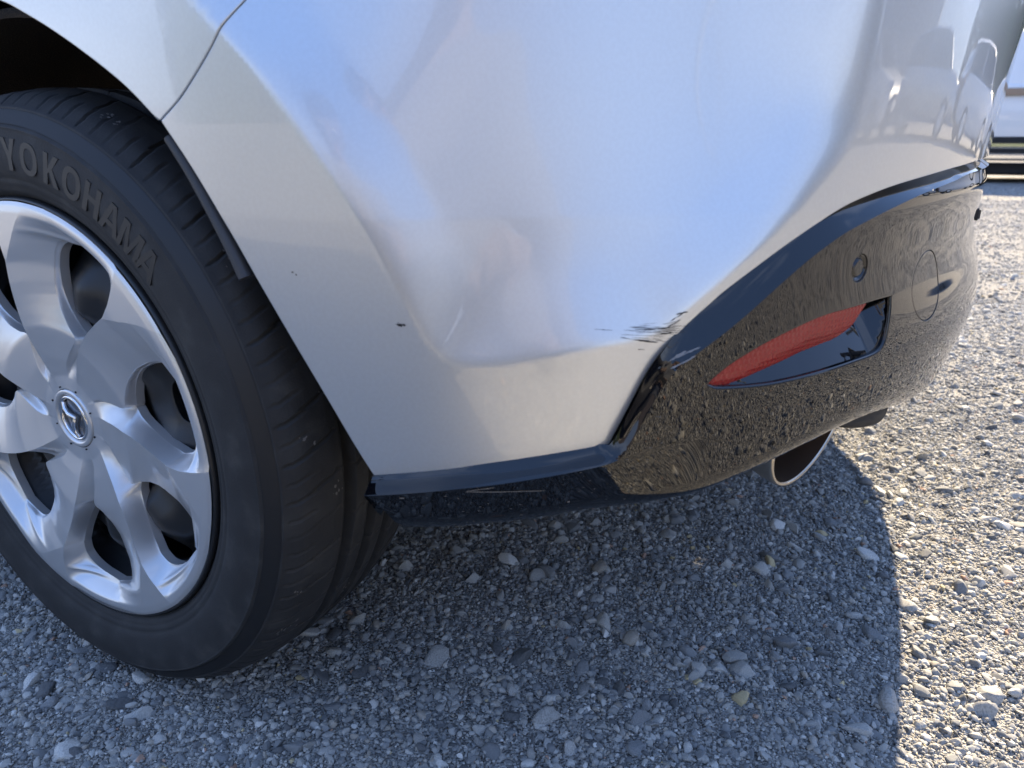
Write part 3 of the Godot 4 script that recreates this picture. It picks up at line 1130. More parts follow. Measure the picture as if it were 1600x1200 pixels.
# one seventh of the wheel cover in strips of radius and angle: the wall under the cut edge, the blade, its flat triangle, and the slope into the window
func cover_sector(st: SurfaceTool) -> void:
	var rs := PackedFloat32Array()
	for i in 34:
		rs.append(lerpf(0.0291, 0.0872, i / 33.0))
	for i in range(1, 45):
		rs.append(lerpf(0.0872, 0.1756, i / 44.0))
	for i in range(1, 15):
		rs.append(lerpf(0.1756, 0.1960, i / 14.0))
	rs.append(0.1975)
	rs.append(0.1984)
	rs.append(0.1987)
	var pitch := 360.0 / 7.0
	var counts := [5, 12, 10, 16]
	for strip in 4:
		var n: int = counts[strip]
		var P := PackedVector3Array()
		for r in rs:
			var ac := interp(CR, r)
			var he := interp(HE, r)
			var hs := minf(interp(HS, r), he)
			var fe := he - pitch
			var wall_w := interp(WW, r)
			var t := clampf((r - 0.149) / (0.1987 - 0.149), 0.0, 1.0)
			var line := lerpf(ac, 0.0, pow(t, 0.85)) if t > 0.0 else ac
			line = maxf(line, fe + wall_w + 0.5)
			var D := interp(DD, r)
			var Df := interp(DF, r)
			var zf := interp(ZF, r)
			for j in n + 1:
				var f := float(j) / n
				var a := 0.0
				var z := zf
				match strip:
					0:
						a = lerpf(fe, fe + wall_w, f)
						z = zf - lerpf(D if r < 0.0872 or r > 0.1755 else minf(D, Df + 0.013), Df, smoothstep(0.0, 1.0, f))
					1:
						a = lerpf(fe + wall_w, line, f)
						z = zf - Df * (1.0 - f) * lerpf(1.0, 1.0 - f, 0.35)
					2:
						a = lerpf(line, ac, f)
					3:
						a = lerpf(ac, hs, f)
						var k := interp(KK, r)
						z = zf - D * (1.0 - pow(1.0 - f, k))
				var q := pol(r, a)
				P.append(Vector3(q.x, q.y, z))
		st.append_from(grid(P, rs.size(), n + 1, false, true), 0, Transform3D())
	# turned-in lip of the window and of the rim
	var lip := PackedVector3Array()
	for side in 2:
		for i in rs.size():
			var ii := i if side == 0 else rs.size() - 1 - i
			var r := rs[ii]
			if r < 0.0860 or r > 0.1760:
				continue
			var he := interp(HE, r)
			var hs := minf(interp(HS, r), he)
			var zz := interp(ZF, r) - (interp(DD, r) if side == 0 else minf(interp(DD, r), interp(DF, r) + 0.013))
			var q := pol(r, hs if side == 0 else he)
			lip.append(Vector3(q.x, q.y, zz))
			lip.append(Vector3(q.x, q.y, zz - 0.008))
	st.append_from(grid(lip, lip.size() / 2, 2), 0, Transform3D())
	var rimp := PackedVector3Array()
	for i in 25:
		var q := pol(0.1987, pitch * i / 24.0)
		rimp.append(Vector3(q.x, q.y, -0.0042))
		rimp.append(Vector3(q.x, q.y, -0.016))
	st.append_from(grid(rimp, 25, 2), 0, Transform3D())

var HE := PackedVector2Array()    # window: its edge under the next blade
var HS := PackedVector2Array()    # window: its edge at the foot of the slope
var WW := PackedVector2Array([Vector2(0.029, 4.0), Vector2(0.07, 4.0), Vector2(0.0872, 1.6), Vector2(0.10, 0.9), Vector2(0.165, 0.9), Vector2(0.1756, 3.0), Vector2(0.19, 5.0)])
var DD := PackedVector2Array([Vector2(0.029, 0.0), Vector2(0.042, 0.001), Vector2(0.055, 0.007), Vector2(0.07, 0.012), Vector2(0.0872, 0.020), Vector2(0.12, 0.019), Vector2(0.155, 0.018), Vector2(0.1735, 0.019), Vector2(0.1800, 0.015), Vector2(0.1860, 0.0060), Vector2(0.1880, 0.0030), Vector2(0.1935, 0.0018), Vector2(0.1987, 0.0022)])
var DF := PackedVector2Array([Vector2(0.029, 0.0), Vector2(0.06, 0.003), Vector2(0.09, 0.009), Vector2(0.12, 0.013), Vector2(0.149, 0.0145), Vector2(0.165, 0.0145), Vector2(0.1735, 0.014), Vector2(0.1800, 0.012), Vector2(0.1860, 0.0060), Vector2(0.1880, 0.0030), Vector2(0.1935, 0.0018), Vector2(0.1987, 0.0022)])
var KK := PackedVector2Array([Vector2(0.029, 1.6), Vector2(0.08, 1.5), Vector2(0.12, 1.25), Vector2(0.16, 1.3), Vector2(0.176, 3.0), Vector2(0.186, 8.0)])
var ZF := PackedVector2Array([Vector2(0.0, -0.0150), Vector2(0.030, -0.0150), Vector2(0.042, -0.0145), Vector2(0.060, -0.0105), Vector2(0.090, -0.0045), Vector2(0.13, -0.0010), Vector2(0.16, 0.0), Vector2(0.190, -0.0006), Vector2(0.196, -0.0014), Vector2(0.20, -0.0035)])

func pol(r: float, deg: float) -> Vector2:
	return Vector2(r * cos(deg_to_rad(deg)), r * sin(deg_to_rad(deg)))

func wheel(car: Node3D) -> void:
	var w := Node3D.new()
	w.name = "rear_wheel"
	car.add_child(w)
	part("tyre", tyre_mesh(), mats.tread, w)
	# ribbed band below the shoulder
	var P := PackedVector3Array()
	var n := 1440
	for i in n:
		var a := TAU * i / n
		var h := 0.0007 if i % 2 == 0 else 0.0001
		for q in [[0.2598, -0.0012], [0.2605, -0.0014], [0.265, -0.0042], [0.2698, -0.0076], [0.2704, -0.0082]]:
			P.append(Vector3(q[0] * cos(a), maxf(q[0] * sin(a), GROUND + 0.002), q[1] + h))
	part("ribbed_band", grid(P, n, 5, true, true), mats.letter, w)
	# raised lettering, as on the sidewall
	var fnt := SystemFont.new()
	fnt.font_names = PackedStringArray(["Droid Sans"])
	fnt.font_weight = 700
	var word := "YOKOHAMA"
	var deg := [84.5, 78.3, 71.8, 65.5, 59.6, 54.0, 48.3, 42.9]
	for i in word.length():
		var tm := TextMesh.new()
		tm.text = word[i]
		tm.font = fnt
		tm.font_size = 64
		tm.pixel_size = 0.00053
		tm.depth = 0.0022
		var L := part("raised_letter", tm, mats.letter, w)
		var a := deg_to_rad(deg[i])
		L.position = Vector3(0.2365 * cos(a), 0.2365 * sin(a), 0.0014)
		L.rotation.z = a - PI / 2
	# wheel cover
	CR = smooth_line(PackedVector2Array([Vector2(0.0, 34), Vector2(0.045, 31), Vector2(0.06, 28.5), Vector2(0.085, 25.2), Vector2(0.11, 21.6), Vector2(0.13, 18.4), Vector2(0.150, 15.6), Vector2(0.165, 15.6), Vector2(0.18, 16.5), Vector2(0.2, 18)]), 5.0)
	HE = smooth_line(PackedVector2Array([Vector2(0.029, 52.0), Vector2(0.05, 47.0), Vector2(0.07, 38.0), Vector2(0.0872, 34.5), Vector2(0.096, 41.5), Vector2(0.110, 47.4), Vector2(0.128, 49.2), Vector2(0.145, 48.6), Vector2(0.158, 47.2), Vector2(0.167, 45.3), Vector2(0.1725, 42.2), Vector2(0.1754, 37.5), Vector2(0.1756, 36.0), Vector2(0.2, 36.0)]), 1.5)
	HS = smooth_line(PackedVector2Array([Vector2(0.029, 52.0), Vector2(0.05, 47.0), Vector2(0.07, 38.0), Vector2(0.0872, 34.5), Vector2(0.092, 29.0), Vector2(0.102, 24.6), Vector2(0.118, 20.9), Vector2(0.134, 18.6), Vector2(0.150, 17.4), Vector2(0.161, 18.6), Vector2(0.169, 22.0), Vector2(0.1735, 27.5), Vector2(0.1754, 35.0), Vector2(0.1756, 36.0), Vector2(0.2, 36.0)]), 1.5)
	var st := begin()
	cover_sector(st)
	var one := st.commit()
	st = begin()
	for k in 7:
		st.append_from(one, 0, Transform3D(Basis(Vector3.BACK, SEC * k + deg_to_rad(BASE)), Vector3.ZERO))
	part("wheel_cover", st.commit(), mats.cover, w)
	# centre cap with the winged badge
	part("centre_cap", lathe([[0.0001, -0.0185], [0.0222, -0.0185], [0.0228, -0.0160], [0.0234, -0.0140], [0.0250, -0.0132], [0.0272, -0.0134], [0.0284, -0.0142], [0.0286, -0.0170]], 64), mats.cover, w)
	for i in 8:
		var a := deg_to_rad(20.0 + i * 45.0)
		st = begin()
		box(st, Vector3(0.0312 * cos(a), 0.0312 * sin(a), -0.0148), Vector3(0.0014, 0.0014, 0.0016), Basis(Vector3.BACK, a))
		part("cap_notch", st.commit(), mats.dark, w)
	part("badge_field", lathe([[0.0001, -0.0172], [0.018, -0.0172], [0.0205, -0.0178]], 48), mats.emblem_field, w)
	st = begin()
	var ring := []
	for i in 49:
		var a := TAU * i / 48
		ring.append(Vector3(0.0208 * cos(a), 0.0186 * sin(a), -0.0158))
	tube(st, ring, 0.0021, 8)
	tube(st, [Vector3(-0.0178, 0.0062, -0.0158), Vector3(-0.012, 0.0068, -0.0148), Vector3(-0.006, 0.0040, -0.0142), Vector3(0.0, -0.0046, -0.0140), Vector3(0.006, 0.0040, -0.0142), Vector3(0.012, 0.0068, -0.0148), Vector3(0.0178, 0.0062, -0.0158)], 0.0021, 8, 1.0)
	var em := part("badge", st.commit(), mats.chrome, w)
	em.rotation.z = deg_to_rad(114)
	# painted steel wheel behind the cover
	var sf := func(u: float, v: float) -> Vector3:
		var r := Vector2(u, v).length()
		var a := atan2(v, u)
		var z := -0.052 + 0.018 * smoothstep(0.06, 0.10, r) * (1.0 - smoothstep(0.125, 0.165, r))
		z += 0.012 * smoothstep(0.09, 0.11, r) * (1.0 - smoothstep(0.15, 0.17, r)) * pow(0.5 + 0.5 * cos(a * 9.0 + 0.9), 2.0)
		z += 0.03 * smoothstep(0.172, 0.19, r)
		return Vector3(u, v, z)
	var slots := []
	for k in 9:
		var a := (k + 0.5) * 40.0 - 0.9 / 9.0 * 57.3
		var sl := PackedVector2Array()
		for q in [[0.133, -7.0], [0.150, -9.5], [0.166, -8.0], [0.170, 0.0], [0.166, 8.0], [0.150, 9.5], [0.133, 7.0], [0.128, 0.0]]:
			sl.append(pol(q[0], a + q[1]))
		slots.append(smooth_line(sl, 0.005, true))
	var d2 := PackedVector2Array()
	for i in 90:
		d2.append(pol(0.1935, i * 4.0))
	st = begin()
	trim(st, sf, d2, slots, 0.005, 0.005)
	for h in slots:
		flange(st, sf, h, 0.001, 0.006, true, -1.0)
	part("steel_wheel", st.commit(), mats.steel, w)
	part("rim_barrel", lathe([[0.1965, -0.010], [0.1985, -0.004], [0.2010, -0.0035], [0.2025, -0.008], [0.199, -0.014], [0.194, -0.020], [0.188, -0.03], [0.186, -0.06], [0.18, -0.17], [0.15, -0.175], [0.001, -0.175]], 120), mats.steel, w)
	# pale scuffs of dried mud on the tread
	for i in 22:
		var a := deg_to_rad(rng.randf_range(-72, 72))
		var z := rng.randf_range(-0.058, -0.02) if i < 16 else rng.randf_range(-0.115, -0.07)
		var c := Vector2(a, z)
		st = begin()
		var spots := rng.randi_range(3, 7)
		for q in spots:
			var aa := a + rng.randfn(0, 0.012)
			var zz := z + rng.randfn(0, 0.003)
			var rr := 0.2900 - 0.0022 * pow((zz + 0.095) / 0.05, 2.0) + 0.0004
			if zz > -0.045:
				rr = interp(SHOULDER, -zz) + 0.0004
			var sz := rng.randf_range(0.0006, 0.0026)
			var o := Vector3(rr * cos(aa), rr * sin(aa), zz)
			var nn := Vector3(cos(aa), sin(aa), 0.25 if zz > -0.045 else 0.0).normalized()
			var tx := Vector3(-sin(aa), cos(aa), 0)
			var ty := nn.cross(tx)
			var m := 7
			var ring2 := []
			for e in m:
				var b := TAU * e / m
				ring2.append(o + (tx * cos(b) + ty * sin(b) * 0.7) * sz * rng.randf_range(0.4, 1.0))
			for e in m:
				tri(st, o + nn * 0.0003, ring2[e], ring2[(e + 1) % m], nn, nn, nn)
		part("mud_spot", st.commit(), mats.dust, w)

var SHOULDER := PackedVector2Array([Vector2(0.014, 0.2765), Vector2(0.0172, 0.279), Vector2(0.0205, 0.281), Vector2(0.0245, 0.2828), Vector2(0.029, 0.284), Vector2(0.034, 0.2852), Vector2(0.039, 0.286), Vector2(0.048, 0.288)])

# ------------------------------------------------------------------ underside
func underside(car: Node3D) -> void:
	# wheel arch liner
	var P := PackedVector3Array()
	var n := 60
	for i in n:
		var a := deg_to_rad(lerpf(7.0, 195.0, float(i) / (n - 1)))
		for q in [[0.338, -0.028], [0.346, -0.032], [0.352, -0.07], [0.356, -0.16], [0.352, -0.24], [0.30, -0.25], [0.1, -0.25]]:
			P.append(Vector3(q[0] * cos(a), q[0] * sin(a), q[1]))
	part("wheel_arch_liner", grid(P, n, 7), mats.liner, car)
	# rubber lip that peeps out between tyre and bumper
	var st := begin()
	var al := smooth_line(PackedVector2Array([Vector2(0.2245, 0.2515), Vector2(0.240, 0.231), Vector2(0.254, 0.209), Vector2(0.2685, 0.184), Vector2(0.279, 0.163)]), 0.004)
	var pts := []
	for p in al:
		pts.append(Vector3(p.x - 0.0050, p.y - 0.0030, 0.001))
	tube(st, pts, 0.0058, 12, 0.75)
	part("arch_lip_seal", st.commit(), mats.cable, car)
	# closing panels under the bumper
	P = PackedVector3Array()
	var m := 120
	for i in m:
		var s := lerpf(0.388, 2.0 * SMAX - 0.40, float(i) / (m - 1))
		var sm := minf(s, 2.0 * SMAX - s)
		var yb := interp(RB, sm) + 0.002
		for k in 5:
			var t := k / 4.0
			var pl := wall(s, yb, trim_base(s, yb) - 0.001)
			var inn := Vector3(lerpf(pl.x, 0.36, 0.55), yb + 0.015, lerpf(pl.z, ZC, 0.28))
			P.append(pl.lerp(inn, t) + Vector3(0, -0.010 * sin(t * PI), 0))
	part("undertray", grid(P, m, 5), mats.plastic, car)
	st = begin()
	box(st, Vector3(-1.75, -0.06, ZC), Vector3(2.6, 0.04, 1.5), Basis.IDENTITY, 0.01)
	box(st, Vector3(0.0, 0.10, ZC), Vector3(1.0, 0.04, 1.1), Basis.IDENTITY, 0.01)
	part("floor_pan", st.commit(), mats.dark, car)
	# black flap at the middle of the bumper's lower edge
	P = PackedVector3Array()
	var fl := 40
	for i in fl:
		var t := float(i) / (fl - 1)
		var u := lerpf(0.75, 0.96, t)
		var yb := interp(RB, u)
		var a := wall(u, yb, trim_base(u, yb) - 0.004)
		var h := 0.017 * pow(sin(t * PI), 0.7)
		P.append(a + Vector3(-0.004, 0.006, 0.0))
		P.append(a + Vector3(0.0, -h * 0.5, 0.0))
		P.append(a + Vector3(0.002, -h, 0.0))
		P.append(a + Vector3(-0.004, -h, -0.002))
		P.append(a + Vector3(-0.03, -h * 0.3 + 0.004, -0.01))
	part("diffuser_flap", grid(P, fl, 5), mats.dark, car)
	# exhaust: a flared finisher on a thinner pipe
	var ax := Vector3(0.92, -0.14, 0.28).normalized()
	var tip := Vector3(0.612, 0.008, -0.31)
	var B := Basis(ax.cross(Vector3.UP).normalized(), Vector3.ZERO, ax)
	B.y = B.z.cross(B.x)
	var fin := part("exhaust_pipe", lathe([[0.028, -0.24], [0.0285, -0.14], [0.030, -0.10], [0.0345, -0.06], [0.0385, -0.012], [0.0390, -0.003], [0.0383, 0.0], [0.0368, 0.0], [0.0360, -0.003], [0.0355, -0.012], [0.0335, -0.05], [0.031, -0.09], [0.030, -0.16], [0.001, -0.17]], 64), mats.pipe, car)
	fin.transform = Transform3D(B.scaled_local(Vector3(1.85, 1.55, 1.0)), tip)
	var bo := part("pipe_bore", lathe([[0.0358, -0.0012], [0.0350, -0.012], [0.0328, -0.05], [0.030, -0.09], [0.029, -0.16], [0.001, -0.165]], 48), mats.bore, fin)
	st = begin()
	var sil := lathe([[0.001, -0.30], [0.10, -0.30], [0.11, -0.28], [0.11, -0.02], [0.10, 0.0], [0.001, 0.0]], 40)
	var mu := part("silencer", sil, mat(0.14, 0.135, 0.13, 0.5, 0.8), car)
	mu.transform = Transform3D(Basis(Vector3.UP, PI / 2).scaled_local(Vector3(1.4, 0.6, 1)), Vector3(0.36, 0.09, -0.55))

func upper_body(car: Node3D) -> void:
	# outlines of the whole car at several heights, from the sill to the roof
	var levels := func(ys: Array, mt: Material, called: String, from_s := 0.0) -> void:
		var P := PackedVector3Array()
		var cols := 160
		for i in cols:
			for L in ys:
				var t := TAU * i / cols
				var cx := cos(t)
				var cz := sin(t)
				var x := -1.25 + signf(cx) * pow(absf(cx), 2.0 / 4.6) * 1.98
				var z := signf(cz) * pow(absf(cz), 2.0 / 4.6) * 0.87
				x += L[2] if cx < 0 else 0.0
				x -= L[3] if cx > 0 else 0.0
				var w: float = L[1]
				if cx > 0:
					x = -1.25 + (x + 1.25 + L[3]) * (1.98 - L[3]) / 1.98
				else:
					x = -1.25 + (x + 1.25 - L[2]) * (1.98 - L[2]) / 1.98
				P.append(Vector3(x, L[0], ZC + z * (1.0 - w)))
		part(called, grid(P, cols, ys.size(), true), mt, car)
	# [height, side inset, front inset, rear inset]
	levels.call([[0.42, 0.03, 0.0, 0.015], [0.47, 0.012, 0.02, 0.02], [0.55, 0.02, 0.1, 0.035], [0.62, 0.035, 0.5, 0.05], [0.64, 0.07, 0.8, 0.06]], mats.paint, "body_shell")
	levels.call([[0.635, 0.065, 0.75, 0.06], [0.80, 0.10, 1.05, 0.11], [0.98, 0.16, 1.38, 0.22], [1.10, 0.22, 1.62, 0.32]], mats.glass, "window_glass")
	levels.call([[1.08, 0.205, 1.58, 0.28], [1.12, 0.23, 1.65, 0.24], [1.165, 0.35, 1.75, 0.40], [1.185, 0.6, 1.85, 0.7], [1.19, 0.99, 1.9, 1.9]], mats.paint, "roof")
	# sides and nose below the waist, from the quarter panel forward and round to the far side
	var P := PackedVector3Array()
	var cols := 100
	for i in cols:
		var t := lerpf(0.0, 1.0, float(i) / (cols - 1))
		var a := lerpf(deg_to_rad(100), deg_to_rad(312), t)
		var x := -1.25 + signf(cos(a)) * pow(absf(cos(a)), 2.0 / 4.6) * 1.98
		var z := signf(sin(a)) * pow(absf(sin(a)), 2.0 / 4.6) * 0.868
		for L in [[-0.10, 0.03], [-0.04, 0.0], [0.2, -0.002], [0.43, 0.012]]:
			P.append(Vector3(x, L[0], ZC + z * (1.0 - L[1])))
	part("front_body", grid(P, cols, 4), mats.paint, car)
	# other wheels, plain
	for q in [[-2.5, -0.005], [-2.5, -1.71], [0.0, -1.71]]:
		var st := begin()
		var m := lathe([[0.19, -0.02], [0.21, 0.0], [0.25, 0.003], [0.28, -0.02], [0.289, -0.06], [0.289, -0.12], [0.28, -0.16], [0.2, -0.17]], 60)
		var o := Node3D.new()
		o.name = "plain_wheel"
		car.add_child(o, true)
		o.position = Vector3(q[0], 0, q[1])
		if q[1] < -1.0:
			o.rotation.y = PI
		part("tyre", m, mats.rubber, o)
		part("wheel_cover", lathe([[0.001, -0.02], [0.05, -0.015], [0.15, 0.0], [0.195, -0.006], [0.2, -0.02]], 40), mats.cover, o)
	# rear lamps and number plate on the tailgate, above the frame
	for sg in [-1.0, 1.0]:
		var st := begin()
		box(st, Vector3(0.580, 0.555, ZC + sg * 0.67), Vector3(0.06, 0.15, 0.17), Basis(Vector3.UP, sg * -0.6), 0.02)
		part("tail_lamp", st.commit(), mats.reflector, car)

# ------------------------------------------------------------------ what stands around
func simple_car(called: String, label: String, paintm: Material, at: Vector3, turn: float, L: float, W: float, H: float, group: String) -> Node3D:
	var c := thing(called, label, "car", at, turn, group)
	# stations along the car, nose at +x: [x, half width, sill, waist, deck]
	var S := [[-0.50, 0.72, 0.36, 0.58, 0.60], [-0.485, 0.86, 0.24, 0.62, 0.66], [-0.44, 0.95, 0.20, 0.64, 0.69], [-0.30, 1.0, 0.15, 0.64, 0.67], [0.0, 1.0, 0.14, 0.62, 0.65], [0.18, 1.0, 0.14, 0.60, 0.64], [0.24, 1.0, 0.15, 0.60, 0.66], [0.36, 0.98, 0.16, 0.56, 0.62], [0.45, 0.92, 0.16, 0.48, 0.55], [0.485, 0.82, 0.18, 0.40, 0.46], [0.50, 0.68, 0.24, 0.34, 0.37]]
	var P := PackedVector3Array()
	for q in S:
		var hw: float = W * 0.5 * q[1]
		for k in [-1.0, 1.0]:
			var row := [Vector3(q[0] * L, q[2] * H, hw * 0.90 * k), Vector3(q[0] * L, q[2] * H + 0.08, hw * k), Vector3(q[0] * L, lerpf(q[2], q[3], 0.6) * H, hw * 1.0 * k), Vector3(q[0] * L, q[3] * H, hw * 0.97 * k), Vector3(q[0] * L, q[4] * H - 0.02, hw * 0.90 * k), Vector3(q[0] * L, q[4] * H, hw * 0.5 * k)]
			if k > 0:
				row.reverse()
			for p in row:
				P.append(p)
	part("body", grid(P, S.size(), 12), paintm, c)
	var G := [[-0.485, 0.62, 0.64], [-0.44, 0.66, 0.86], [-0.36, 0.66, 0.965], [-0.15, 0.65, 1.0], [0.05, 0.64, 0.985], [0.12, 0.64, 0.93], [0.27, 0.63, 0.65]]
	var Q := PackedVector3Array()
	var R := PackedVector3Array()
	for q in G:
		var hw: float = W * 0.5
		var t: float = clampf((q[2] - q[1]) / 0.36, 0.0, 1.0)
		for k in [-1.0, 1.0]:
			var row := [Vector3(q[0] * L, q[1] * H - 0.03, hw * 0.91 * k), Vector3(q[0] * L, q[2] * H - 0.045, hw * lerpf(0.90, 0.72, t) * k), Vector3(q[0] * L, q[2] * H - 0.01, hw * lerpf(0.86, 0.60, t) * k)]
			if k > 0:
				row.reverse()
			for p in row:
				Q.append(p)
	part("window_glass", grid(Q, G.size(), 6), mats.glass, c)
	for q in [[-0.43, 0.93], [-0.36, 0.968], [-0.15, 1.004], [0.05, 0.989], [0.11, 0.945]]:
		for z in [-0.37, -0.33, -0.2, 0.0, 0.2, 0.33, 0.37]:
			R.append(Vector3(q[0] * L, q[1] * H + (0.012 if absf(z) < 0.3 else -0.05 if absf(z) > 0.35 else -0.005), z * W))
	part("roof", grid(R, 5, 7, false, false), paintm, c)
	for sg in [-1.0, 1.0]:
		for a in [[0.05, 0.0, 0.11, 0.965, 0.27, 0.62], [-0.14, 0.0, -0.14, 0.985, -0.145, 0.62], [-0.43, 0.0, -0.41, 0.90, -0.475, 0.62]]:
			var pl := begin()
			tube(pl, [Vector3(a[2] * L, a[3] * H - 0.03, sg * W * 0.37), Vector3(a[4] * L, a[5] * H, sg * W * 0.457)], 0.035, 6)
			part("pillar", pl.commit(), paintm, c)
		var hl := begin()
		box(hl, Vector3(0.465 * L, 0.47 * H, sg * W * 0.36), Vector3(0.16, 0.14, 0.34), Basis(Vector3.UP, sg * -0.5) * Basis(Vector3.BACK, 0.35), 0.03)
		part("headlight", hl.commit(), mats.lampglass, c)
		var mi := begin()
		box(mi, Vector3(0.19 * L, 0.69 * H, sg * (W * 0.5 + 0.07)), Vector3(0.09, 0.13, 0.2), Basis.IDENTITY, 0.03)
		part("mirror", mi.commit(), paintm, c)
		var tl := begin()
		box(tl, Vector3(-0.487 * L, 0.57 * H, sg * W * 0.37), Vector3(0.09, 0.22, 0.16), Basis.IDENTITY, 0.03)
		part("tail_lamp", tl.commit(), mats.reflector, c)
		var si := begin()
		box(si, Vector3(-0.02 * L, 0.145 * H, sg * W * 0.492), Vector3(0.40 * L, 0.035, 0.03), Basis.IDENTITY, 0.008)
		part("sill_strip", si.commit(), mats.chrome, c)
	var gr := begin()
	box(gr, Vector3(0.497 * L, 0.29 * H, 0), Vector3(0.06, 0.16, W * 0.5), Basis.IDENTITY, 0.02)
	part("grille", gr.commit(), mats.dark, c)
	gr = begin()
	box(gr, Vector3(0.508 * L, 0.385 * H, 0), Vector3(0.04, 0.06, W * 0.36), Basis.IDENTITY, 0.01)
	part("upper_grille", gr.commit(), mats.plastic, c)
	gr = begin()
	box(gr, Vector3(0.51 * L, 0.30 * H, 0), Vector3(0.05, 0.15, 0.32), Basis.IDENTITY, 0.005)
	part("number_plate", gr.commit(), mats.plate, c)
	for sx in [-0.305, 0.315]:
		for sz in [-1.0, 1.0]:
			var o := Node3D.new()
			o.name = "wheel"
			c.add_child(o, true)
			o.position = Vector3(sx * L, 0.30, sz * (W * 0.5 + 0.004))
			if sz < 0:
				o.rotation.y = PI
			part("tyre", WT, mats.rubber, o)
			part("wheel_cover", WC, mats.cover, o)
	return c

var WT: ArrayMesh
var WC: ArrayMesh

func background() -> void:
	WT = lathe([[0.18, -0.02], [0.21, 0.0], [0.26, 0.0], [0.295, -0.02], [0.30, -0.06], [0.30, -0.12], [0.28, -0.17], [0.2, -0.18]], 40)
	WC = lathe([[0.001, -0.02], [0.05, -0.012], [0.15, -0.004], [0.19, -0.01], [0.2, -0.03]], 28)
	mats.tan = mat(0.30, 0.22, 0.16, 0.6)
	mats.lampglass = mat(0.55, 0.56, 0.58, 0.08, 0.6, 1.0, 0.0)
	mats.plate = mat(0.75, 0.75, 0.74, 0.4)
	var white := mat(0.72, 0.73, 0.74, 0.35, 0.0, 1.0, 0.01)
	var silver := mat(0.5, 0.51, 0.52, 0.35, 0.8, 1.0, 0.01)
	var dark := mat(0.03, 0.035, 0.045, 0.3, 0.0, 1.0, 0.01)
	var blue := mat(0.05, 0.09, 0.16, 0.3, 0.3, 1.0, 0.01)
	simple_car("parked_car", "white panel van parked side on beyond the rear bumper, cut by the right edge", white, Vector3(1.7, GROUND, -11.2), 0.0, 4.4, 1.75, 1.75, "")
	var van := get_node("parked_car")
	van.get_node("window_glass").material_override = white
	for q in [["rub_strip", 1.03, 0.08, mats.tan], ["side_step", 0.50, 0.07, mats.dark], ["side_rail", 0.44, 0.045, mats.chrome], ["side_step", 0.375, 0.06, mats.dark], ["side_rail", 0.31, 0.05, mats.chrome]]:
		var rs := begin()
		box(rs, Vector3(0.0, q[1], 0.885), Vector3(2.1, q[2], 0.03), Basis.IDENTITY, 0.006)
		part(q[0], rs.commit(), q[3], van)
	var ub := begin()
	box(ub, Vector3(0.0, 0.21, 0.0), Vector3(4.0, 0.24, 1.5), Basis.IDENTITY, 0.03)
	part("underbody", ub.commit(), mats.dark, van)
	van.set_meta("category", "van")
	var rowc := [[white, "white car facing the silver hatchback, nearest in the row mirrored in its bumper", 11.8, -6.2], [silver, "silver car second in the row mirrored in the bumper", 9.6, -9.6], [dark, "dark car facing the hatchback in the mirrored row, beside the blue one", 12.9, -3.2], [blue, "blue car facing the hatchback at the end of the mirrored row", 13.4, -0.2], [white, "white car at the far end of the mirrored row, beside the silver one", 6.6, -12.6]]
	for q in rowc:
		simple_car("parked_car", q[1], q[0], Vector3(q[2], GROUND, q[3]), PI + atan2(q[3], q[2]) * 0.8, 4.2, 1.7, 1.52, "cars parked in a row behind the hatchback")
	house(Vector3(22, GROUND, -14.5), 0.75, Vector3(12, 5.6, 8), 2.6, "grey house with gabled roof beyond the row of parked cars", mat(0.34, 0.34, 0.34, 0.9), mat(0.06, 0.065, 0.075, 0.8))
	house(Vector3(4, GROUND, 30), PI + 0.1, Vector3(11, 5.2, 8), 2.4, "cream house with dark gabled roof across the gravel lot", mat(0.50, 0.47, 0.42, 0.9), mat(0.07, 0.06, 0.06, 0.8))
	hedge(Vector3(-14, GROUND, 22), Vector3(11, 4.0, 3.0), "tall clipped hedge left of the long low hedge")
	hedge(Vector3(9.0, GROUND, -24), Vector3(16, 3.6, 2.4), "clipped dark hedge behind the row of parked cars")
	hedge(Vector3(21, GROUND, 0.0), Vector3(4.0, 4.6, 11.0), "tall dark hedge beside the gravel lot")
	hedge(Vector3(5, GROUND, 19), Vector3(26, 2.6, 2.0), "long low hedge across the gravel lot, before the cream house")
	for q in [[14.5, -3.2, "nearest wooden utility pole behind the row of parked cars"], [17.5, -12.5, "utility pole standing at the end of the dark hedge"], [20.0, 8.0, "utility pole beside the grey gabled house"]]:
		var o := thing("utility_pole", q[2], "pole", Vector3(q[0], GROUND, q[1]), 0.0, "utility poles round the lot")
		var st := begin()
		tube(st, [Vector3(0, 0, 0), Vector3(0, 5, 0), Vector3(0, 10, 0)], 0.13, 10)
		part("post", st.commit(), mat(0.30, 0.29, 0.27, 0.9), o)
		st = begin()
		box(st, Vector3(0.14, 9.2, 0), Vector3(0.1, 0.1, 1.8), Basis.IDENTITY, 0.01)
		part("crossarm", st.commit(), mat(0.25, 0.25, 0.25, 0.8), o)

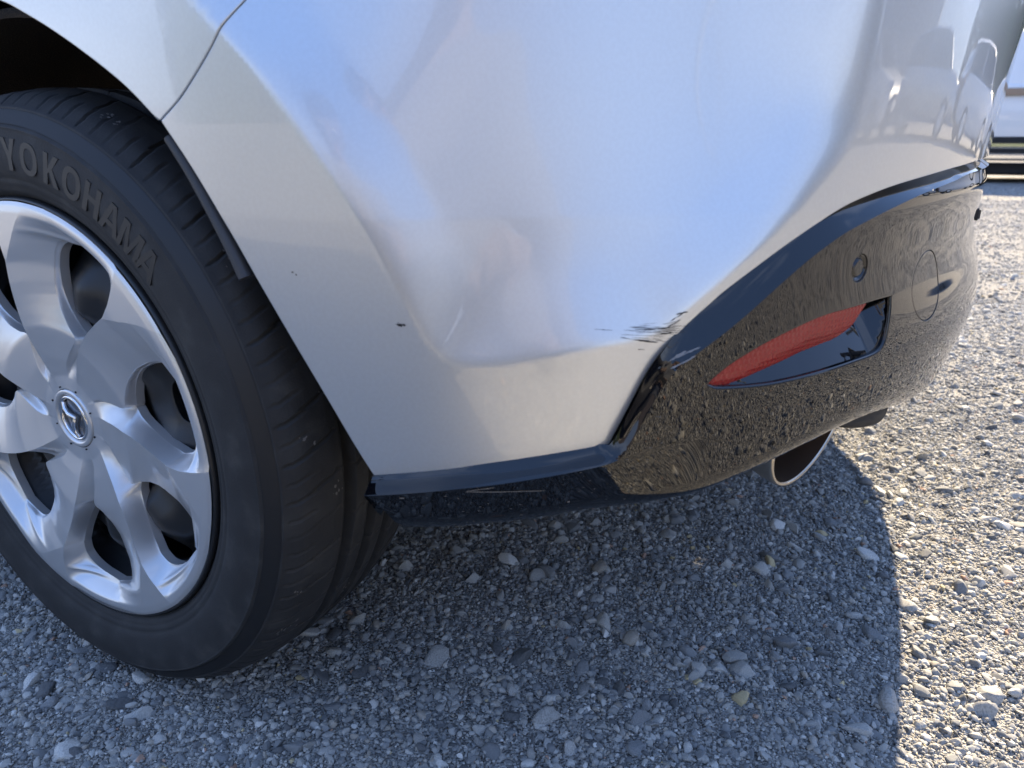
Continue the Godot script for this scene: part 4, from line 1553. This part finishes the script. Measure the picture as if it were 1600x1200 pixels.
func house(at: Vector3, turn: float, size: Vector3, rise: float, label: String, wm: Material, rm: Material) -> void:
	var h := thing("house", label, "house", at, turn)
	var st := begin()
	var x := size.x * 0.5
	var z := size.z * 0.5
	box(st, Vector3(0, size.y * 0.5, 0), size)
	for sx in [-1.0, 1.0]:
		var n := Vector3(sx, 0, 0)
		tri(st, Vector3(sx * x, size.y, -z), Vector3(sx * x, size.y, z), Vector3(sx * x, size.y + rise, 0), n, n, n)
	part("wall", st.commit(), wm, h)
	st = begin()
	for sz in [-1.0, 1.0]:
		var a := atan2(rise, z)
		box(st, Vector3(0, size.y + rise * 0.5 - 0.05, sz * z * 0.5), Vector3(size.x + 0.9, 0.18, z / cos(a) + 0.7), Basis(Vector3.RIGHT, sz * a), 0.03)
	part("roof", st.commit(), rm, h)
	for sz in [-1.0, 1.0]:
		for fl in 2:
			for k in 4:
				st = begin()
				box(st, Vector3(-x + size.x * (k + 0.5) / 4.0, 1.5 + fl * 2.6, sz * (z + 0.02)), Vector3(1.5, 1.2, 0.08), Basis.IDENTITY, 0.02)
				var f := part("window", st.commit(), mats.plate, h)
				st = begin()
				box(st, Vector3(-x + size.x * (k + 0.5) / 4.0, 1.5 + fl * 2.6, sz * (z + 0.065)), Vector3(1.36, 1.06, 0.02))
				part("pane", st.commit(), mats.glass, f)

func hedge(at: Vector3, size: Vector3, label: String) -> void:
	var h := thing("hedge", label, "hedge", at)
	var r := RandomNumberGenerator.new()
	r.seed = int(at.x * 100.0)
	var st := begin()
	var n := FastNoiseLite.new()
	n.seed = 8
	n.frequency = 0.7
	for i in 14000:
		var p := Vector3(r.randf_range(-0.5, 0.5), r.randf_range(0.02, 1.0), r.randf_range(-0.5, 0.5))
		var ax := r.randi() % 3
		if ax == 0:
			p.x = signf(p.x) * 0.5 - p.x * 0.06
		elif ax == 1:
			p.z = signf(p.z) * 0.5 - p.z * 0.06
		else:
			p.y = 1.0 - r.randf() * 0.06
		p *= size
		p += p.normalized() * n.get_noise_3d(p.x + at.x, p.y, p.z) * 0.5
		p.y = maxf(p.y, 0.03)
		var a := Vector3(r.randfn(), r.randfn(), r.randfn()).normalized() * 0.10
		var b := Vector3(r.randfn(), r.randfn(), r.randfn()).normalized() * 0.07
		var N := a.cross(b).normalized()
		tri(st, p - a, p + b, p + a, N, N, N)
		tri(st, p - a, p + a, p - b, N, N, N)
	box(st, Vector3(0, size.y * 0.46, 0), Vector3(size.x * 0.8, size.y * 0.9, size.z * 0.95))
	var o := part("foliage", st.commit(), mat(0.04, 0.06, 0.03, 0.8), h)
	o.set_meta("kind", "stuff")

# ------------------------------------------------------------------ the person with the phone, mirrored in the paint
# bones: [a, b, radius at a, radius at b, colour]; distances to tapered capsules joined smoothly, meshed as surface nets
func figure(bones: Array, k: float, cell: float) -> ArrayMesh:
	var lo := Vector3.ONE * 1e9
	var hi := -lo
	for b in bones:
		var r := Vector3.ONE * (maxf(b[2], b[3]) + cell * 3.0)
		lo = lo.min(b[0] - r).min(b[1] - r)
		hi = hi.max(b[0] + r).max(b[1] + r)
	var n := Vector3i(((hi - lo) / cell).ceil()) + Vector3i.ONE
	var D := PackedFloat32Array()
	D.resize(n.x * n.y * n.z)
	D.fill(1.0)
	var near := PackedFloat32Array()
	near.resize(D.size())
	near.fill(9.0)
	var who := PackedInt32Array()
	who.resize(D.size())
	for bi in bones.size():
		var b: Array = bones[bi]
		var m := Vector3.ONE * (maxf(b[2], b[3]) + k + cell * 2.0)
		var c0 := Vector3i(((b[0].min(b[1]) - m - lo) / cell).floor()).clamp(Vector3i.ZERO, n - Vector3i.ONE)
		var c1 := Vector3i(((b[0].max(b[1]) + m - lo) / cell).ceil()).clamp(Vector3i.ZERO, n - Vector3i.ONE)
		var ab: Vector3 = b[1] - b[0]
		var l2 := maxf(ab.length_squared(), 1e-9)
		for z in range(c0.z, c1.z + 1):
			for y in range(c0.y, c1.y + 1):
				for x in range(c0.x, c1.x + 1):
					var p := lo + Vector3(x, y, z) * cell
					var t := clampf((p - b[0]).dot(ab) / l2, 0.0, 1.0)
					var d: float = p.distance_to(b[0] + ab * t) - lerpf(b[2], b[3], t)
					var i := x + n.x * (y + n.y * z)
					if d < near[i]:
						near[i] = d
						who[i] = bi
					var h := maxf(k - absf(D[i] - d), 0.0) / k
					D[i] = minf(D[i], d) - h * h * k * 0.25
	var vid := {}
	var V := PackedVector3Array()
	var N := PackedVector3Array()
	var C := PackedColorArray()
	var I := PackedInt32Array()
	var step := [1, n.x, n.x * n.y]
	for z in range(1, n.z - 2):
		for y in range(1, n.y - 2):
			for x in range(1, n.x - 2):
				var i := x + n.x * (y + n.y * z)
				if absf(D[i]) > cell * 2.5:
					continue
				var sum := Vector3.ZERO
				var cnt := 0
				for e in 12:
					var ax := e / 4
					var u := (ax + 1) % 3
					var v := (ax + 2) % 3
					var o := [0, 0, 0]
					o[u] = e % 2
					o[v] = (e / 2) % 2
					var ia: int = i + o[0] * step[0] + o[1] * step[1] + o[2] * step[2]
					var da := D[ia]
					var db := D[ia + step[ax]]
					if (da < 0.0) != (db < 0.0):
						var q := Vector3(o[0], o[1], o[2])
						q[ax] += da / (da - db)
						sum += q
						cnt += 1
				if cnt == 0:
					continue
				vid[i] = V.size()
				V.append(lo + (Vector3(x, y, z) + sum / cnt) * cell)
				N.append(Vector3(D[i + 1] - D[i - 1], D[i + n.x] - D[i - n.x], D[i + step[2]] - D[i - step[2]]).normalized())
				C.append(bones[who[i]][4])
	for i in vid:
		for ax in 3:
			var a := D[i]
			var b := D[i + step[ax]]
			if (a < 0.0) == (b < 0.0):
				continue
			var u: int = step[(ax + 1) % 3]
			var v: int = step[(ax + 2) % 3]
			if not (vid.has(i - u) and vid.has(i - v) and vid.has(i - u - v)):
				continue
			var q := [vid[i], vid[i - u], vid[i - u - v], vid[i - v]]
			if a < 0.0:
				I.append_array([q[0], q[2], q[1], q[0], q[3], q[2]])
			else:
				I.append_array([q[0], q[1], q[2], q[0], q[2], q[3]])
	var arr := []
	arr.resize(Mesh.ARRAY_MAX)
	arr[Mesh.ARRAY_VERTEX] = V
	arr[Mesh.ARRAY_NORMAL] = N
	arr[Mesh.ARRAY_COLOR] = C
	arr[Mesh.ARRAY_INDEX] = I
	var m := ArrayMesh.new()
	m.add_surface_from_arrays(Mesh.PRIMITIVE_TRIANGLES, arr)
	return m

func photographer() -> void:
	# own axes: -z is the way the person faces, x to the right, y up from the ground; the phone is at (0, 0.54, -0.02)
	var who := thing("person", "person in a pale grey jacket squatting with a phone, mirrored in the silver paint", "person", Vector3(0.6564, GROUND, 0.3311), deg_to_rad(28.6))
	var jacket := Color(0.17, 0.18, 0.20)
	var trousers := Color(0.045, 0.05, 0.065)
	var skin := Color(0.26, 0.195, 0.165)
	var shoe := Color(0.06, 0.06, 0.06)
	var hair := Color(0.015, 0.013, 0.012)
	var hip := Vector3(0, 0.36, 0.72)
	var chest := Vector3(0, 0.72, 0.56)
	var neck := Vector3(0, 0.95, 0.48)
	var B := [[hip, Vector3(0, 0.52, 0.68), 0.155, 0.150, jacket], [Vector3(0, 0.52, 0.68), chest, 0.150, 0.165, jacket], [chest, Vector3(0, 0.84, 0.52), 0.160, 0.120, jacket], [Vector3(0, 0.84, 0.52), neck, 0.085, 0.058, skin]]
	for sx in [-1.0, 1.0]:
		var sh := Vector3(0.175 * sx, 0.845, 0.51)
		var el := Vector3(0.27 * sx, 0.60, 0.36)
		var wr := Vector3(0.095 * sx, 0.535, 0.115)
		B.append_array([[Vector3(0.06 * sx, 0.87, 0.52), sh, 0.085, 0.075, jacket], [sh, el, 0.068, 0.056, jacket], [el, wr, 0.055, 0.036, jacket], [wr, wr + Vector3(-0.012 * sx, 0.004, -0.035), 0.028, 0.025, skin]])
		var kn := Vector3(0.26 * sx, 0.50, 0.34)
		var an := Vector3(0.19 * sx, 0.10, 0.58)
		B.append_array([[hip + Vector3(0.10 * sx, -0.02, 0), kn, 0.105, 0.068, trousers], [kn, an, 0.068, 0.046, trousers], [an, Vector3(0.20 * sx, 0.045, 0.56), 0.045, 0.044, shoe], [Vector3(0.20 * sx, 0.045, 0.60), Vector3(0.225 * sx, 0.036, 0.38), 0.044, 0.034, shoe]])
	var cloth := mat(1, 1, 1, 0.85)
	cloth.vertex_color_use_as_albedo = true
	part("body", figure(B, 0.045, 0.016), cloth, who)
	# head, looking down at the phone
	var hc := Vector3(0, 1.075, 0.43)
	var T := Basis(Vector3.RIGHT, -0.55)
	var H := []
	for q in [[[0, 0.015, 0.012], [0, 0.02, -0.010], 0.078, 0.076, skin], [[0, -0.05, -0.030], [0, -0.085, -0.052], 0.055, 0.030, skin], [[0, 0.004, -0.088], [0, -0.030, -0.104], 0.010, 0.014, skin], [[0.074, 0.0, 0.005], [0.078, -0.03, 0.0], 0.014, 0.010, skin], [[-0.074, 0.0, 0.005], [-0.078, -0.03, 0.0], 0.014, 0.010, skin], [[0, -0.066, -0.086], [0, -0.070, -0.086], 0.012, 0.011, Color(0.40, 0.19, 0.16)], [[0, -0.06, 0.02], [0, -0.13, 0.03], 0.056, 0.056, skin], [[0, 0.050, 0.020], [0, 0.02, 0.045], 0.080, 0.078, hair], [[0.0, 0.075, -0.035], [0, 0.05, 0.02], 0.058, 0.070, hair]]:
		var a := hc + T * Vector3(q[0][0], q[0][1], q[0][2])
		var b := hc + T * Vector3(q[1][0], q[1][1], q[1][2])
		H.append([a, b, q[2], q[3], q[4]])
	part("head", figure(H, 0.018, 0.007), cloth, who)
	for sx in [-1.0, 1.0]:
		var st := begin()
		var E := hc + T * Vector3(0.031 * sx, 0.006, -0.080)
		var eye := SphereMesh.new()
		eye.radius = 0.0105
		eye.height = 0.021
		var e := part("eye", eye, mats.plate, who)
		e.position = E
		var ir := part("iris", lathe([[0.0001, 0.0], [0.004, -0.0004], [0.0052, -0.0016]], 16), mats.dark, e)
		ir.transform = Transform3D(T * Basis(Vector3.UP, PI), T * Vector3(0, -0.001, -0.0106))
		# a hand on each side of the phone: palm, thumb behind the phone, four fingers round its edge
		var F := []
		var w0 := Vector3(0.083 * sx, 0.539, 0.080)
		var palm := Vector3(0.080 * sx, 0.540, 0.035)
		F.append([w0, palm, 0.024, 0.027, skin])
		F.append([palm + Vector3(0, 0.022, 0), palm + Vector3(0, -0.026, 0.004), 0.020, 0.019, skin])
		for k in 4:
			var y := 0.030 - k * 0.0195
			var l: float = [0.92, 1.0, 0.95, 0.78][k]
			var a := palm + Vector3(0.004 * sx, y, -0.006)
			var b := a + Vector3(0.006 * sx, 0.002, -0.036 * l)
			var c := b + Vector3(-0.018 * sx, 0.002, -0.017 * l)
			var d := c + Vector3(-0.017 * sx, 0.0, 0.002)
			F.append_array([[a, b, 0.0095, 0.0088, skin], [b, c, 0.0088, 0.0080, skin], [c, d, 0.0080, 0.0070, skin]])
		var t0 := palm + Vector3(-0.004 * sx, 0.030, 0.020)
		F.append_array([[t0, t0 + Vector3(-0.018 * sx, 0.018, -0.004), 0.012, 0.010, skin], [t0 + Vector3(-0.018 * sx, 0.018, -0.004), t0 + Vector3(-0.038 * sx, 0.016, -0.014), 0.010, 0.008, skin]])
		part("hand", figure(F, 0.008, 0.0042), cloth, who)
	var ph := thing("phone", "dark phone held up sideways in both hands of the squatting person", "phone", Vector3(0.6564, GROUND + 0.54, 0.3311) + Basis(Vector3.UP, deg_to_rad(28.6)) * Vector3(0, 0, 0.026), deg_to_rad(28.6))
	var st2 := begin()
	box(st2, Vector3.ZERO, Vector3(0.150, 0.072, 0.009), Basis.IDENTITY, 0.003)
	part("case", st2.commit(), mats.dark, ph)
	st2 = begin()
	box(st2, Vector3(0, 0, 0.0048), Vector3(0.142, 0.065, 0.0012))
	part("screen", st2.commit(), mats.glass, ph)
	st2 = begin()
	box(st2, Vector3(0.055, 0.016, -0.0055), Vector3(0.030, 0.030, 0.002), Basis.IDENTITY, 0.0008)
	part("lens_plate", st2.commit(), mats.glass, ph)
